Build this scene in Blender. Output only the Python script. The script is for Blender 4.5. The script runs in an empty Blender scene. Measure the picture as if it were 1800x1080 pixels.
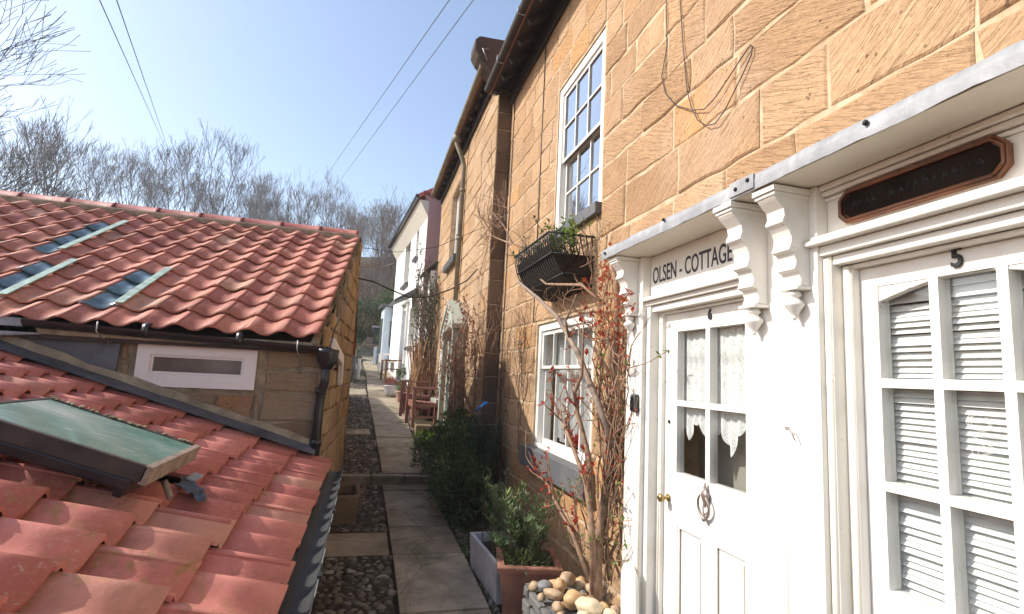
import bpy, math, random
from mathutils import Vector, Matrix, noise as mnoise
R = math.radians
PI = math.pi
sc = bpy.context.scene
# ------------------------------------------------------------------ camera
CZ = 1.70
cam_data = bpy.data.cameras.new('camera')
cam = bpy.data.objects.new('camera', cam_data)
sc.collection.objects.link(cam)
YAW, PITCH, ROLL = 0.25961, 0.131109, 0.0501412
f_ = Vector((math.sin(-YAW) * -1 * math.cos(PITCH), math.cos(YAW) * math.cos(PITCH), math.sin(PITCH)))
r_ = Vector((math.cos(YAW), -math.sin(YAW), 0))
u_ = r_.cross(f_)
r2 = math.cos(ROLL) * r_ + math.sin(ROLL) * u_
u2 = -math.sin(ROLL) * r_ + math.cos(ROLL) * u_
cam.matrix_world = Matrix(((r2.x, u2.x, -f_.x, 0), (r2.y, u2.y, -f_.y, 0), (r2.z, u2.z, -f_.z, CZ), (0, 0, 0, 1)))
cam_data.sensor_width = 36
cam_data.lens = 939 / 1800 * 36
cam_data.clip_start = 0.02
cam_data.clip_end = 1000
sc.camera = cam
# ------------------------------------------------------------------ light
SUN = Vector((1.94, -0.50, -1.61)).normalized()      # direction the light travels
world = bpy.data.worlds.new('World')
sc.world = world
world.use_nodes = True
wn = world.node_tree
for n in list(wn.nodes): wn.nodes.remove(n)
sky = wn.nodes.new('ShaderNodeTexSky')
sky.sky_type = 'NISHITA'
sky.sun_disc = False
sky.sun_elevation = math.asin(-SUN.z)
sky.sun_rotation = math.atan2(-SUN.x, -SUN.y)
sky.air_density = 1.0
sky.dust_density = 1.7
sky.ozone_density = 0.35
bg = wn.nodes.new('ShaderNodeBackground')
bg.inputs[1].default_value = 0.15
wo = wn.nodes.new('ShaderNodeOutputWorld')
wn.links.new(sky.outputs[0], bg.inputs[0])
wn.links.new(bg.outputs[0], wo.inputs[0])
sun_d = bpy.data.lights.new('sun', 'SUN')
sun_d.energy = 3.3
sun_d.angle = R(0.53)
sun_d.color = (1.0, 0.95, 0.87)
sun = bpy.data.objects.new('sun', sun_d)
sun.rotation_euler = (-SUN).to_track_quat('Z', 'Y').to_euler()
sun.location = (-8, 2, 10)
sc.collection.objects.link(sun)
sc.view_settings.view_transform = 'Standard'
sc.view_settings.look = 'None'
sc.view_settings.exposure = 0.82
sc.view_settings.gamma = 1
sc.cycles.max_bounces = 8
sc.cycles.diffuse_bounces = 4
sc.cycles.transparent_max_bounces = 12
sc.cycles.caustics_reflective = False
sc.cycles.caustics_refractive = False

# ------------------------------------------------------------------ helpers
col = sc.collection
rnd = random.Random(7)
V = Vector

class MB:
    """collects faces for one mesh"""
    def __init__(s):
        s.v = []; s.f = []; s.t = []; s.m = []; s.sm = []
        s.tint = (0.5, 0.5, 0.5); s.mi = 0; s.smooth = False
    def face(s, idx):
        s.f.append(idx); s.t.append(s.tint); s.m.append(s.mi); s.sm.append(s.smooth)
    def quad(s, a, b, c, d):
        n = len(s.v); s.v += [tuple(a), tuple(b), tuple(c), tuple(d)]; s.face((n, n + 1, n + 2, n + 3))
    def poly(s, pts):
        n = len(s.v); s.v += [tuple(p) for p in pts]; s.face(tuple(range(n, n + len(pts))))
    def box(s, x0, x1, y0, y1, z0, z1, M=None):
        if x0 > x1: x0, x1 = x1, x0
        if y0 > y1: y0, y1 = y1, y0
        if z0 > z1: z0, z1 = z1, z0
        n = len(s.v)
        ps = [(x0,y0,z0),(x1,y0,z0),(x1,y1,z0),(x0,y1,z0),(x0,y0,z1),(x1,y0,z1),(x1,y1,z1),(x0,y1,z1)]
        if M is not None: ps = [tuple(M @ V(p)) for p in ps]
        s.v += ps
        for f in ((0,3,2,1),(4,5,6,7),(0,1,5,4),(1,2,6,5),(2,3,7,6),(3,0,4,7)):
            s.face(tuple(n + i for i in f))
        return s
    def beam(s, a, b, w, h, up=V((0,0,1))):
        a = V(a); b = V(b); d = b - a; L = d.length; d.normalize()
        x = d.cross(up)
        if x.length < 1e-4: x = d.cross(V((1,0,0)))
        x.normalize(); z = x.cross(d)
        M = Matrix(((x.x, d.x, z.x, a.x), (x.y, d.y, z.y, a.y), (x.z, d.z, z.z, a.z), (0,0,0,1)))
        return s.box(-w/2, w/2, 0, L, -h/2, h/2, M)
    def tube(s, pts, rad, n=6, cap=True):
        pts = [V(p) for p in pts]
        if not hasattr(rad, '__len__'): rad = [rad] * len(pts)
        base = len(s.v); prev = None; k = len(pts)
        for i, p in enumerate(pts):
            d = pts[min(i + 1, k - 1)] - pts[max(i - 1, 0)]
            if d.length < 1e-9: d = V((0,0,1))
            d.normalize()
            if prev is None:
                x = d.cross(V((0,0,1)))
                if x.length < 1e-3: x = d.cross(V((1,0,0)))
            else:
                x = prev - d * prev.dot(d)
            if x.length < 1e-6: x = d.orthogonal()
            x.normalize(); prev = x; y = d.cross(x)
            for j in range(n):
                a = 2 * PI * j / n
                q = p + (x * math.cos(a) + y * math.sin(a)) * rad[i]
                s.v.append((q.x, q.y, q.z))
        sm = s.smooth; s.smooth = True
        for i in range(k - 1):
            for j in range(n):
                a = base + i * n + j; b = base + i * n + (j + 1) % n
                s.face((a, b, b + n, a + n))
        s.smooth = sm
        if cap:
            s.face(tuple(base + j for j in reversed(range(n))))
            s.face(tuple(base + (k - 1) * n + j for j in range(n)))
        return s
    def lathe(s, prof, c=(0,0,0), n=20, M=None, sx=1, sy=1):
        base = len(s.v)
        for (r, z) in prof:
            for j in range(n):
                a = 2 * PI * j / n
                p = V((c[0] + r * math.cos(a) * sx, c[1] + r * math.sin(a) * sy, c[2] + z))
                if M is not None: p = M @ p
                s.v.append(tuple(p))
        sm = s.smooth; s.smooth = True
        for i in range(len(prof) - 1):
            for j in range(n):
                a = base + i * n + j; b = base + i * n + (j + 1) % n
                s.face((a, b, b + n, a + n))
        s.smooth = sm
        s.face(tuple(base + j for j in reversed(range(n))))
        s.face(tuple(base + (len(prof) - 1) * n + j for j in range(n)))
        return s
    def extrude(s, pts, d):
        """closed polygon pts (3d) swept by vector d"""
        n = len(s.v); k = len(pts); d = V(d)
        s.v += [tuple(p) for p in pts] + [tuple(V(p) + d) for p in pts]
        s.face(tuple(range(n, n + k))); s.face(tuple(reversed(range(n + k, n + 2 * k))))
        for i in range(k):
            j = (i + 1) % k
            s.face((n + j, n + i, n + k + i, n + k + j))
        return s
    def blob(s, c, r, seed=0, nu=14, nv=9, amp=0.12, M=None):
        base = len(s.v); c = V(c)
        for i in range(nv + 1):
            th = PI * i / nv
            for j in range(nu):
                ph = 2 * PI * j / nu
                d = V((math.sin(th) * math.cos(ph), math.sin(th) * math.sin(ph), math.cos(th)))
                k = 1 + amp * mnoise.noise(d * 1.6 + V((seed * 3.1, seed * 1.7, 0)))
                p = V((d.x * r[0], d.y * r[1], d.z * r[2])) * k
                if M is not None: p = M @ p
                s.v.append(tuple(c + p))
        sm = s.smooth; s.smooth = True
        for i in range(nv):
            for j in range(nu):
                a = base + i * nu + j; b = base + i * nu + (j + 1) % nu
                s.face((a, a + nu, b + nu, b))
        s.smooth = sm
        return s
    def leaf(s, p, d, L, w, up=V((0,0,1)), fold=0.25):
        d = V(d).normalized(); x = d.cross(up)
        if x.length < 1e-3: x = d.orthogonal()
        x.normalize(); z = x.cross(d)
        p = V(p); m = p + d * L * .5 - z * w * fold; t = p + d * L
        a = p + d * L * .45 + x * w * .5; b = p + d * L * .45 - x * w * .5
        n = len(s.v); s.v += [tuple(p), tuple(a), tuple(t), tuple(b), tuple(m)]
        s.face((n, n + 1, n + 4)); s.face((n + 1, n + 2, n + 4)); s.face((n + 2, n + 3, n + 4)); s.face((n + 3, n, n + 4))
    def build(s, name, mats, parent=None, bevel=0, seg=2, angle=40):
        me = bpy.data.meshes.new(name)
        me.from_pydata(s.v, [], s.f)
        if not isinstance(mats, (list, tuple)): mats = [mats]
        for m in mats: me.materials.append(m)
        me.polygons.foreach_set('material_index', s.m)
        me.polygons.foreach_set('use_smooth', s.sm)
        at = me.attributes.new('tint', 'FLOAT_COLOR', 'FACE')
        flat = []
        for t in s.t: flat += [t[0], t[1], t[2], 1.0]
        at.data.foreach_set('color', flat)
        me.update()
        o = bpy.data.objects.new(name, me)
        col.objects.link(o)
        if parent is not None:
            o.parent = parent
            o.matrix_parent_inverse = pinv(parent)
        if bevel:
            b = o.modifiers.new('bevel', 'BEVEL'); b.width = bevel; b.segments = seg
            b.limit_method = 'ANGLE'; b.angle_limit = R(angle); b.harden_normals = False
        return o

_loc = {}
def wmat(o):
    M = Matrix.LocRotScale(o.location, o.rotation_euler, o.scale)
    if o.parent is not None: M = wmat(o.parent) @ o.matrix_parent_inverse @ M
    return M
def pinv(parent): return wmat(parent).inverted()

def thing(name, label, cat, loc=(0,0,0), group=None, rz=0, kind=None):
    o = bpy.data.objects.new(name, None)
    o.empty_display_size = 0.1
    o.location = loc; o.rotation_euler = (0, 0, rz)
    col.objects.link(o)
    return tag(o, label, cat, group, kind)
def tag(o, label, cat, group=None, kind=None):
    o['label'] = label; o['category'] = cat
    if group: o['group'] = group
    if kind: o['kind'] = kind
    return o
def struct(o, label=None):
    o['kind'] = 'structure'
    if label: o['label'] = label
    return o
def local(M_, mb):
    """bring a mesh built in a thing's own coordinates to world"""
    mb.v = [tuple(M_ @ V(p)) for p in mb.v]; return mb
def dup(root, loc=None, rz=None, scale=None, label=None):
    r = root.copy(); col.objects.link(r)
    if loc is not None: r.location = loc
    if rz is not None: r.rotation_euler = (root.rotation_euler[0], root.rotation_euler[1], rz)
    if scale is not None: r.scale = scale if hasattr(scale, '__len__') else (scale,) * 3
    if label: r['label'] = label
    for ch in [c for c in bpy.data.objects if c.parent == root]:
        c = ch.copy(); col.objects.link(c); c.parent = r; c.matrix_parent_inverse = ch.matrix_parent_inverse
        for g in [q for q in bpy.data.objects if q.parent == ch]:
            d = g.copy(); col.objects.link(d); d.parent = c; d.matrix_parent_inverse = g.matrix_parent_inverse
    return r

# ------------------------------------------------------------------ materials
class Mat:
    def __init__(s, name, base=(.5,.5,.5), rough=.6, metal=0, spec=.5):
        s.m = bpy.data.materials.new(name); s.m.use_nodes = True
        s.nt = s.m.node_tree; s.n = s.nt.nodes; s.l = s.nt.links
        s.p = s.n['Principled BSDF']
        s.p.inputs['Base Color'].default_value = (*base, 1)
        s.p.inputs['Roughness'].default_value = rough
        s.p.inputs['Metallic'].default_value = metal
        s.p.inputs['Specular IOR Level'].default_value = spec
        s.tc = s.n.new('ShaderNodeTexCoord'); s.bumps = None
        s.obj = s.tc.outputs['Object']
    def node(s, t, **kw):
        n = s.n.new(t)
        for k, v in kw.items(): setattr(n, k, v)
        return n
    def map(s, scale=(1,1,1), rot=(0,0,0), loc=(0,0,0), vec=None):
        n = s.node('ShaderNodeMapping')
        n.inputs['Scale'].default_value = scale; n.inputs['Rotation'].default_value = rot; n.inputs['Location'].default_value = loc
        s.l.new(vec or s.obj, n.inputs[0]); return n.outputs[0]
    def noise(s, scale, detail=4, rough=.55, vec=None, dist=0):
        n = s.node('ShaderNodeTexNoise'); n.inputs['Scale'].default_value = scale
        n.inputs['Detail'].default_value = detail; n.inputs['Roughness'].default_value = rough; n.inputs['Distortion'].default_value = dist
        s.l.new(vec or s.obj, n.inputs['Vector']); return n.outputs[0]
    def voro(s, scale, feature='F1', vec=None, out='Distance', rand=1):
        n = s.node('ShaderNodeTexVoronoi', feature=feature); n.inputs['Scale'].default_value = scale
        n.inputs['Randomness'].default_value = rand
        s.l.new(vec or s.obj, n.inputs['Vector']); return n.outputs[out]
    def wave(s, scale, dist=0, dscale=1, vec=None, dir='X', detail=2):
        n = s.node('ShaderNodeTexWave', bands_direction=dir); n.inputs['Scale'].default_value = scale
        n.inputs['Distortion'].default_value = dist; n.inputs['Detail Scale'].default_value = dscale; n.inputs['Detail'].default_value = detail
        s.l.new(vec or s.obj, n.inputs['Vector']); return n.outputs[1]
    def ramp(s, fac, stops, interp='LINEAR'):
        n = s.node('ShaderNodeValToRGB'); n.color_ramp.interpolation = interp
        e = n.color_ramp.elements
        while len(e) < len(stops): e.new(.5)
        for i, (p, c) in enumerate(stops):
            e[i].position = p; c = (c, c, c) if not hasattr(c, '__len__') else c; e[i].color = (*c, 1)
        s.l.new(fac, n.inputs[0]); return n.outputs[0]
    def mix(s, fac, a, b, mode='MIX'):
        n = s.node('ShaderNodeMix', data_type='RGBA', blend_type=mode)
        s._in(fac, n.inputs[0]); s._in(a, n.inputs[6]); s._in(b, n.inputs[7]); return n.outputs[2]
    def _in(s, v, sock):
        if isinstance(v, bpy.types.NodeSocket): s.l.new(v, sock)
        elif hasattr(v, '__len__'): sock.default_value = (*v, 1) if len(v) == 3 else v
        else: sock.default_value = v
    def math(s, op, a, b=0, c=0):
        n = s.node('ShaderNodeMath', operation=op)
        s._in(a, n.inputs[0]); s._in(b, n.inputs[1])
        if op in ('MULTIPLY_ADD',): s._in(c, n.inputs[2])
        return n.outputs[0]
    def tint(s):
        n = s.node('ShaderNodeAttribute'); n.attribute_name = 'tint'
        q = s.node('ShaderNodeSeparateColor'); s.l.new(n.outputs['Color'], q.inputs[0])
        return q.outputs[0], q.outputs[1], q.outputs[2]
    def color(s, c): s._in(c, s.p.inputs['Base Color']); return s
    def rough(s, c): s._in(c, s.p.inputs['Roughness']); return s
    def bump(s, h, strength=.3, dist=.01):
        n = s.node('ShaderNodeBump'); n.inputs['Strength'].default_value = strength; n.inputs['Distance'].default_value = dist
        s._in(h, n.inputs['Height'])
        if s.bumps is not None: s.l.new(s.bumps, n.inputs['Normal'])
        s.bumps = n.outputs[0]; s.l.new(s.bumps, s.p.inputs['Normal']); return s

def simple(name, base, rough=.6, metal=0, var=.25, scale=6, bump=.0, bscale=60, spec=.5):
    m = Mat(name, base, rough, metal, spec)
    n = m.noise(scale, 5)
    d = tuple(c * (1 - var) for c in base); l = tuple(min(1, c * (1 + var * .6)) for c in base)
    m.color(m.ramp(n, [(.3, d), (.7, l)]))
    if bump: m.bump(m.noise(bscale, 4), bump, .004)
    return m

def stone_mat(name, dark, light, alt, tool=1.0, toolscale=7):
    m = Mat(name, light, .9, 0, .25)
    a, b, c = m.tint()
    base = m.mix(a, dark, light)
    base = m.mix(m.ramp(b, [(.78, 0), (.95, 1)]), base, alt)
    n1 = m.noise(2.2, 6, .6)
    base = m.mix(m.ramp(n1, [(.35, .0), (.75, .6)]), base, tuple(x * .66 for x in dark))
    base = m.mix(m.ramp(m.noise(1.1, 5, .6), [(.52, 0), (.72, .5)]), base, tuple(x * y for x, y in zip(light, (1.05, 1.12, 1.35))))
    n2 = m.noise(38, 5, .7)
    base = m.mix(m.ramp(n2, [(.4, .0), (.75, .35)]), base, tuple(x * .5 for x in dark))
    # gouges: short dark strokes running with the tooling
    def strokes(rx):
        v = m.map((1, 1, 1), (R(rx), 0, 0))
        v = m.map((1, 3.0, 26), (0, 0, 0), vec=v)
        return m.noise(2.6, 4, .65, vec=v, dist=.4)
    s1, s2 = strokes(38), strokes(-24)
    pick = m.math('GREATER_THAN', c, .45)
    st = m.mix(pick, s1, s2)
    g = m.ramp(st, [(.53, 0), (.66, 1)])
    mask = m.ramp(m.noise(3.1, 3, .5), [(.36, .1), (.56, 1)])
    fine = m.ramp(m.wave(30, 3.5, 3, vec=m.map((1, 1, 1), (R(35), 0, 0)), dir='Z'), [(.0, .30), (.45, 0)])
    base = m.mix(m.math('MULTIPLY', fine, m.ramp(m.noise(2.4, 2), [(.4, .25), (.6, 1)])), base, tuple(x * .45 for x in dark))
    gm = m.math('MULTIPLY', g, mask)
    base = m.mix(m.math('MULTIPLY', gm, .62 * min(1, tool)), base, tuple(x * .38 for x in dark))
    pits = m.ramp(m.voro(26), [(.14, 1), (.22, 0)])
    pm = m.math('MULTIPLY', pits, m.ramp(m.noise(4, 2), [(.52, 0), (.62, 1)]))
    base = m.mix(m.math('MULTIPLY', pm, .75), base, tuple(x * .22 for x in dark))
    m.color(base)
    m.bump(m.noise(9, 6, .65), .55, .02)
    m.bump(st, .9 * tool, .03)
    m.bump(m.noise(120, 3, .6), .25, .003)
    m.bump(m.math('SUBTRACT', 1, gm), .5 * tool, .012)
    return m.m

SAND = stone_mat('sandstone', (.45, .275, .148), (.64, .42, .245), (.63, .35, .155))
SANDFAR = stone_mat('sandstone_weathered', (.44, .29, .165), (.58, .40, .245), (.52, .31, .16), .8)
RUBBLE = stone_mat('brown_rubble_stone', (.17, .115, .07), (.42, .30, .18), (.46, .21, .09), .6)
GOLDST = stone_mat('golden_rubble_stone', (.26, .18, .10), (.58, .42, .25), (.50, .30, .13), .5)
DARKST = stone_mat('dark_stone_with_shade', (.06, .048, .035), (.14, .11, .08), (.12, .09, .06), .3)  # dark kneeler stone, with the shade of its camera-facing side in the colour
DARKRET = stone_mat('shaded_brown_stone', (.13, .085, .055), (.24, .17, .11), (.2, .13, .08), .4)  # stone of the return face, its shade put into the darker colour
GREYST = stone_mat('grey_stone', (.12, .12, .11), (.25, .245, .23), (.2, .19, .16), .5)

def mortar():
    m = Mat('mortar', (.6, .5, .38), .95, 0, .2)
    m.color(m.ramp(m.noise(9, 6, .65), [(.3, (.33, .22, .13)), (.5, (.50, .37, .24)), (.72, (.62, .50, .36))]))
    m.bump(m.noise(45, 5, .6), .5, .006); return m.m
MORTAR = mortar()
def mortar2():
    m = Mat('weathered_mortar', (.3, .25, .18), .95, 0, .2)
    m.color(m.ramp(m.noise(7, 6, .65), [(.3, (.17, .13, .085)), (.7, (.42, .34, .24))]))
    m.bump(m.noise(35, 5, .6), .6, .008); return m.m
MORTAR2 = mortar2()

def paint(name, base, rough=.42, dirt=.35, dirtcol=(.45, .38, .28)):
    m = Mat(name, base, rough, 0, .4)
    n = m.noise(3.5, 6, .65); k = m.ramp(n, [(.52, 0), (.8, dirt)])
    c = m.mix(k, base, dirtcol)
    chips = m.math('MULTIPLY', m.ramp(m.noise(55, 3, .6), [(.66, 0), (.70, 1)]), m.ramp(m.noise(4, 2), [(.55, 0), (.65, .6)]))
    c = m.mix(chips, c, tuple(x * .5 for x in dirtcol))
    m.color(c)
    v = m.map((1, 1, .08))
    m.bump(m.noise(70, 4, .6, vec=v), .10, .003); m.bump(m.noise(9, 3), .12, .01)
    return m.m
WHITE = paint('white_gloss_paint', (.80, .772, .715), .38, .5)
CREAM = paint('cream_bounce_paint', (.76, .72, .62), .42, .3)  # cream paint, also carrying the warm bounce on shaded white woodwork
GREYPAINT = paint('grey_sill_paint', (.11, .113, .12), .6, .5, (.25, .23, .2))
SAGE = paint('pale_sage_paint', (.38, .41, .35), .5, .4)
UPVC = paint('white_plastic_frame', (.74, .68, .64), .4, .35, (.4, .3, .25))
LIME = paint('white_limewash', (.80, .80, .79), .8, .3, (.5, .48, .44))
PINK = paint('pink_render', (.52, .34, .34), .85, .4, (.38, .26, .25))
PALEBLUE = paint('pale_blue_paint', (.50, .57, .64), .5, .25)
PLUM = paint('plum_brown_paint', (.27, .12, .095), .45, .5, (.16, .08, .06))

def lead():
    m = Mat('lead_sheet', (.4, .41, .42), .55, .0, .6)
    m.color(m.ramp(m.noise(7, 6, .7, dist=.6), [(.3, (.20, .205, .215)), (.55, (.31, .315, .325)), (.75, (.50, .50, .49))]))
    m.bump(m.noise(16, 4), .35, .01); m.bump(m.noise(90, 3), .15, .003); return m.m
LEAD = lead()
PATCH = simple('navy_black_lead', (.035, .04, .05), .35, 0, .6, 14, .6, 30, .6).m
def slate():
    m = Mat('dark_lead_flashing', (.08, .085, .1), .5, 0, .5)
    m.color(m.ramp(m.noise(4, 6, .65), [(.3, (.035, .037, .045)), (.7, (.13, .13, .145))]))
    m.bump(m.noise(8, 5), .5, .02); return m.m
SLATE = slate()

def tilemat(name, d, l, alt):
    m = Mat(name, l, .62, 0, .35)
    a, b, c = m.tint()
    base = m.mix(a, d, l)
    base = m.mix(m.ramp(b, [(.80, 0), (.97, .8)]), base, alt)
    n = m.noise(5, 6, .65)
    base = m.mix(m.ramp(n, [(.5, 0), (.8, .45)]), base, tuple(x * .55 for x in d))
    n3 = m.noise(60, 4, .7)
    base = m.mix(m.ramp(n3, [(.5, 0), (.8, .35)]), base, (l[0] * 1.15, l[1] * 1.6, l[2] * 1.7))
    moss = m.math('MULTIPLY', m.ramp(m.noise(26, 5, .7), [(.50, 0), (.64, 1)]), m.ramp(m.noise(1.9, 3), [(.52, 0), (.66, .8)]))
    base = m.mix(moss, base, (.26, .17, .045))
    soot = m.math('MULTIPLY', m.ramp(m.noise(9, 6, .75), [(.50, 0), (.68, .55)]), m.ramp(m.noise(2.7, 2), [(.45, 0), (.6, 1)]))
    base = m.mix(soot, base, (.13, .07, .055))
    pale = m.math('MULTIPLY', m.ramp(m.noise(70, 3, .6), [(.62, 0), (.68, 1)]), m.ramp(m.noise(3.3, 2), [(.5, 0), (.7, .7)]))
    base = m.mix(pale, base, (.55, .45, .38))
    m.color(base); m.rough(m.ramp(n, [(.3, .48), (.7, .75)]))
    m.bump(m.noise(14, 5, .6), .25, .01); m.bump(m.noise(140, 4, .7), .35, .003)
    return m.m
TILE = tilemat('clay_pantile', (.36, .12, .085), (.57, .225, .155), (.54, .31, .21))
TILENEAR = tilemat('rosy_clay_pantile', (.36, .105, .082), (.56, .205, .16), (.50, .26, .18))
RIDGE = tilemat('ridge_tile', (.27, .065, .055), (.36, .10, .085), (.33, .1, .08))

FROST = simple('obscured_glass', (.13, .115, .105), .12, 0, .55, 3.2, .15, 12, .8).m
BLACK = simple('black_cast_plastic', (.012, .012, .013), .32, 0, .4, 5, .2, 40, .6).m
IRON = simple('black_iron', (.02, .018, .017), .55, .2, .4, 20, .3, 80).m
GUTDARK = simple('dark_gutter_plastic', (.016, .017, .017), .65, 0, .4, 6, .15, 60).m
GREYPIPE = simple('grey_gutter_plastic', (.075, .08, .08), .45, 0, .3, 6, .15, 60).m
DULLPIPE = simple('khaki_downpipe', (.22, .19, .13), .6, 0, .3, 5, .2, 40).m
WOODDARK = simple('dark_tarred_wood', (.045, .032, .024), .75, 0, .5, 9, .5, 50).m
BRASS = simple('aged_brass', (.42, .30, .12), .35, .9, .35, 20, .2, 60).m
PEWTER = simple('brown_pewter', (.34, .27, .235), .42, .55, .3, 22, .2, 60).m
CABLE = simple('brown_cable', (.05, .035, .03), .6, 0, .3, 8).m
BLKPAINT = simple('black_lettering_paint', (.035, .035, .045), .5, 0, .4, 30).m
GALV = simple('galvanised_steel', (.42, .42, .42), .4, .7, .2, 20).m
SOIL = simple('potting_soil', (.035, .024, .016), .95, 0, .5, 30, 1, 60).m
SPAINT = simple('sign_varnish_wood', (.17, .062, .026), .4, 0, .5, 9, .3, 50).m
SIGNDARK = simple('sign_dark_face', (.022, .015, .012), .9, 0, .6, 8, .5, 30, .1).m
SIGNGREEN = simple('sign_verdigris_letter', (.022, .032, .032), .5, 0, .5, 12).m
DARKROOM = simple('dark_interior', (.05, .045, .04), .9, 0, .3, 3).m
ROOMWALL = simple('room_plaster', (.42, .38, .33), .9, 0, .15, 3).m
BLUEPL = simple('blue_tarpaulin', (.03, .25, .62), .35, 0, .3, 9, .5, 20).m
BLUEBOX = simple('slate_blue_planter_paint', (.20, .27, .34), .6, 0, .3, 7).m
CERAM = simple('white_glazed_ceramic', (.62, .62, .63), .25, 0, .2, 8, .1, 40).m
TERRA = simple('terracotta_pot', (.34, .15, .10), .75, 0, .35, 7, .3, 60).m
TERRAL = simple('pink_terracotta_pot', (.58, .32, .26), .7, 0, .25, 9, .3, 60).m
TEAK = simple('weathered_bench_wood', (.24, .12, .06), .7, 0, .4, 12, .4, 60).m
BARK = simple('climber_bark', (.30, .185, .115), .85, 0, .45, 25, .8, 60).m
BARKDK = simple('dark_climber_bark', (.13, .085, .055), .85, 0, .45, 25, .8, 60).m
DEADWOOD = simple('grey_dead_wood', (.27, .20, .15), .85, 0, .4, 22, .8, 60).m
TWIG = simple('tree_bark_grey', (.21, .185, .17), .9, 0, .3, 4).m
TWIG2 = simple('tree_bark_brown', (.21, .165, .13), .9, 0, .3, 4).m
STRAW = simple('dry_stem', (.44, .26, .14), .85, 0, .45, 15).m
GREENLEAD = simple('verdigris_lead_strip', (.30, .40, .34), .6, 0, .35, 18, .3, 60).m

def leafmat(name, a, b, c=None, rough=.5, trans=.25):
    m = Mat(name, a, rough, 0, .4)
    t0, t1, t2 = m.tint()
    cc = m.mix(t0, a, b)
    if c: cc = m.mix(m.ramp(t1, [(.7, 0), (.9, 1)]), cc, c)
    m.color(cc)
    tr = m.node('ShaderNodeBsdfTranslucent'); m.l.new(cc, tr.inputs[0])
    ms = m.node('ShaderNodeMixShader'); ms.inputs[0].default_value = trans
    m.l.new(m.p.outputs[0], ms.inputs[1]); m.l.new(tr.outputs[0], ms.inputs[2])
    m.l.new(ms.outputs[0], m.n['Material Output'].inputs[0])
    return m.m
L_SHRUB = leafmat('dark_shrub_leaf', (.055, .095, .035), (.14, .20, .075), (.26, .31, .14), .3)
L_BUSH2 = leafmat('euphorbia_leaf', (.03, .07, .055), (.07, .12, .085), (.12, .17, .11), .45)
L_POT = leafmat('narrow_green_leaf', (.07, .12, .045), (.16, .22, .085), (.34, .40, .13), .45)
L_RED = leafmat('red_young_leaf', (.36, .035, .025), (.55, .10, .05), (.42, .16, .06), .45, .4)
L_RUST = leafmat('rusty_leaf', (.26, .075, .065), (.38, .14, .10), (.30, .16, .08), .6, .3)
L_GREEN = leafmat('fresh_green_leaf', (.09, .16, .03), (.20, .30, .06), (.35, .45, .10), .5, .35)
L_TOPI = leafmat('topiary_leaf', (.04, .10, .03), (.10, .18, .06), (.16, .24, .09), .5)
L_EVER = leafmat('evergreen_leaf', (.045, .085, .035), (.10, .15, .06), (.24, .28, .15), .5)
L_GRASS = leafmat('bright_grass', (.14, .26, .03), (.30, .46, .08), None, .5, .3)
L_PETAL = leafmat('red_petal', (.5, .02, .03), (.65, .08, .08), None, .5, .3)

def glassmat(name, tintc=(.9, .95, .95), mixf=1.0, base=None):
    m = bpy.data.materials.new(name); m.use_nodes = True; nt = m.node_tree
    for n in list(nt.nodes): nt.nodes.remove(n)
    out = nt.nodes.new('ShaderNodeOutputMaterial')
    tr = nt.nodes.new('ShaderNodeBsdfTransparent'); tr.inputs[0].default_value = (*tintc, 1)
    gl = nt.nodes.new('ShaderNodeBsdfGlossy'); gl.inputs['Roughness'].default_value = .015
    lw = nt.nodes.new('ShaderNodeLayerWeight'); lw.inputs[0].default_value = .5
    pw = nt.nodes.new('ShaderNodeMath'); pw.operation = 'POWER'; pw.inputs[1].default_value = 4.5
    nt.links.new(lw.outputs['Facing'], pw.inputs[0])
    fr = nt.nodes.new('ShaderNodeMath'); fr.operation = 'MULTIPLY_ADD'; fr.inputs[1].default_value = .95; fr.inputs[2].default_value = .045
    nt.links.new(pw.outputs[0], fr.inputs[0])
    tcn = nt.nodes.new('ShaderNodeTexCoord'); nz = nt.nodes.new('ShaderNodeTexNoise'); nz.inputs['Scale'].default_value = 2.5; nz.inputs['Detail'].default_value = 1
    bp = nt.nodes.new('ShaderNodeBump'); bp.inputs['Strength'].default_value = .12; bp.inputs['Distance'].default_value = .02
    nt.links.new(tcn.outputs['Object'], nz.inputs['Vector']); nt.links.new(nz.outputs[0], bp.inputs['Height']); nt.links.new(bp.outputs[0], gl.inputs['Normal'])
    mu = nt.nodes.new('ShaderNodeMath'); mu.operation = 'MULTIPLY'; mu.inputs[1].default_value = mixf; mu.use_clamp = True
    nt.links.new(fr.outputs[0], mu.inputs[0])
    mx = nt.nodes.new('ShaderNodeMixShader')
    nt.links.new(mu.outputs[0], mx.inputs[0]); nt.links.new(tr.outputs[0], mx.inputs[1]); nt.links.new(gl.outputs[0], mx.inputs[2])
    nt.links.new(mx.outputs[0], out.inputs[0])
    return m
GLASS = glassmat('window_glass', (.96, .975, .97), 1.4)
GLASSSKY = glassmat('old_window_glass', (.35, .4, .42), 5.0)

def skyglass():
    m = Mat('dusty_skylight_glass', (.10, .22, .19), .12, 0, .8)
    n = m.noise(1.7, 5, .55, vec=m.map((1, 1.8, 1), (0, 0, R(35))), dist=.3)
    c = m.ramp(n, [(.35, (.10, .22, .18)), (.55, (.17, .29, .25)), (.75, (.38, .42, .37))])
    sc_ = m.ramp(m.noise(9, 3, .5, vec=m.map((1, 14, 1), (0, 0, R(50)))), [(.64, 0), (.70, .6)])
    c = m.mix(sc_, c, (.62, .6, .55))
    m.color(c); m.rough(m.ramp(n, [(.4, .06), (.7, .25)])); return m.m
SKYGLASS = skyglass()
GLASSTILE = simple('glass_tile_dusty', (.13, .20, .23), .10, 0, .5, 9, .2, 30, .9).m

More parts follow.
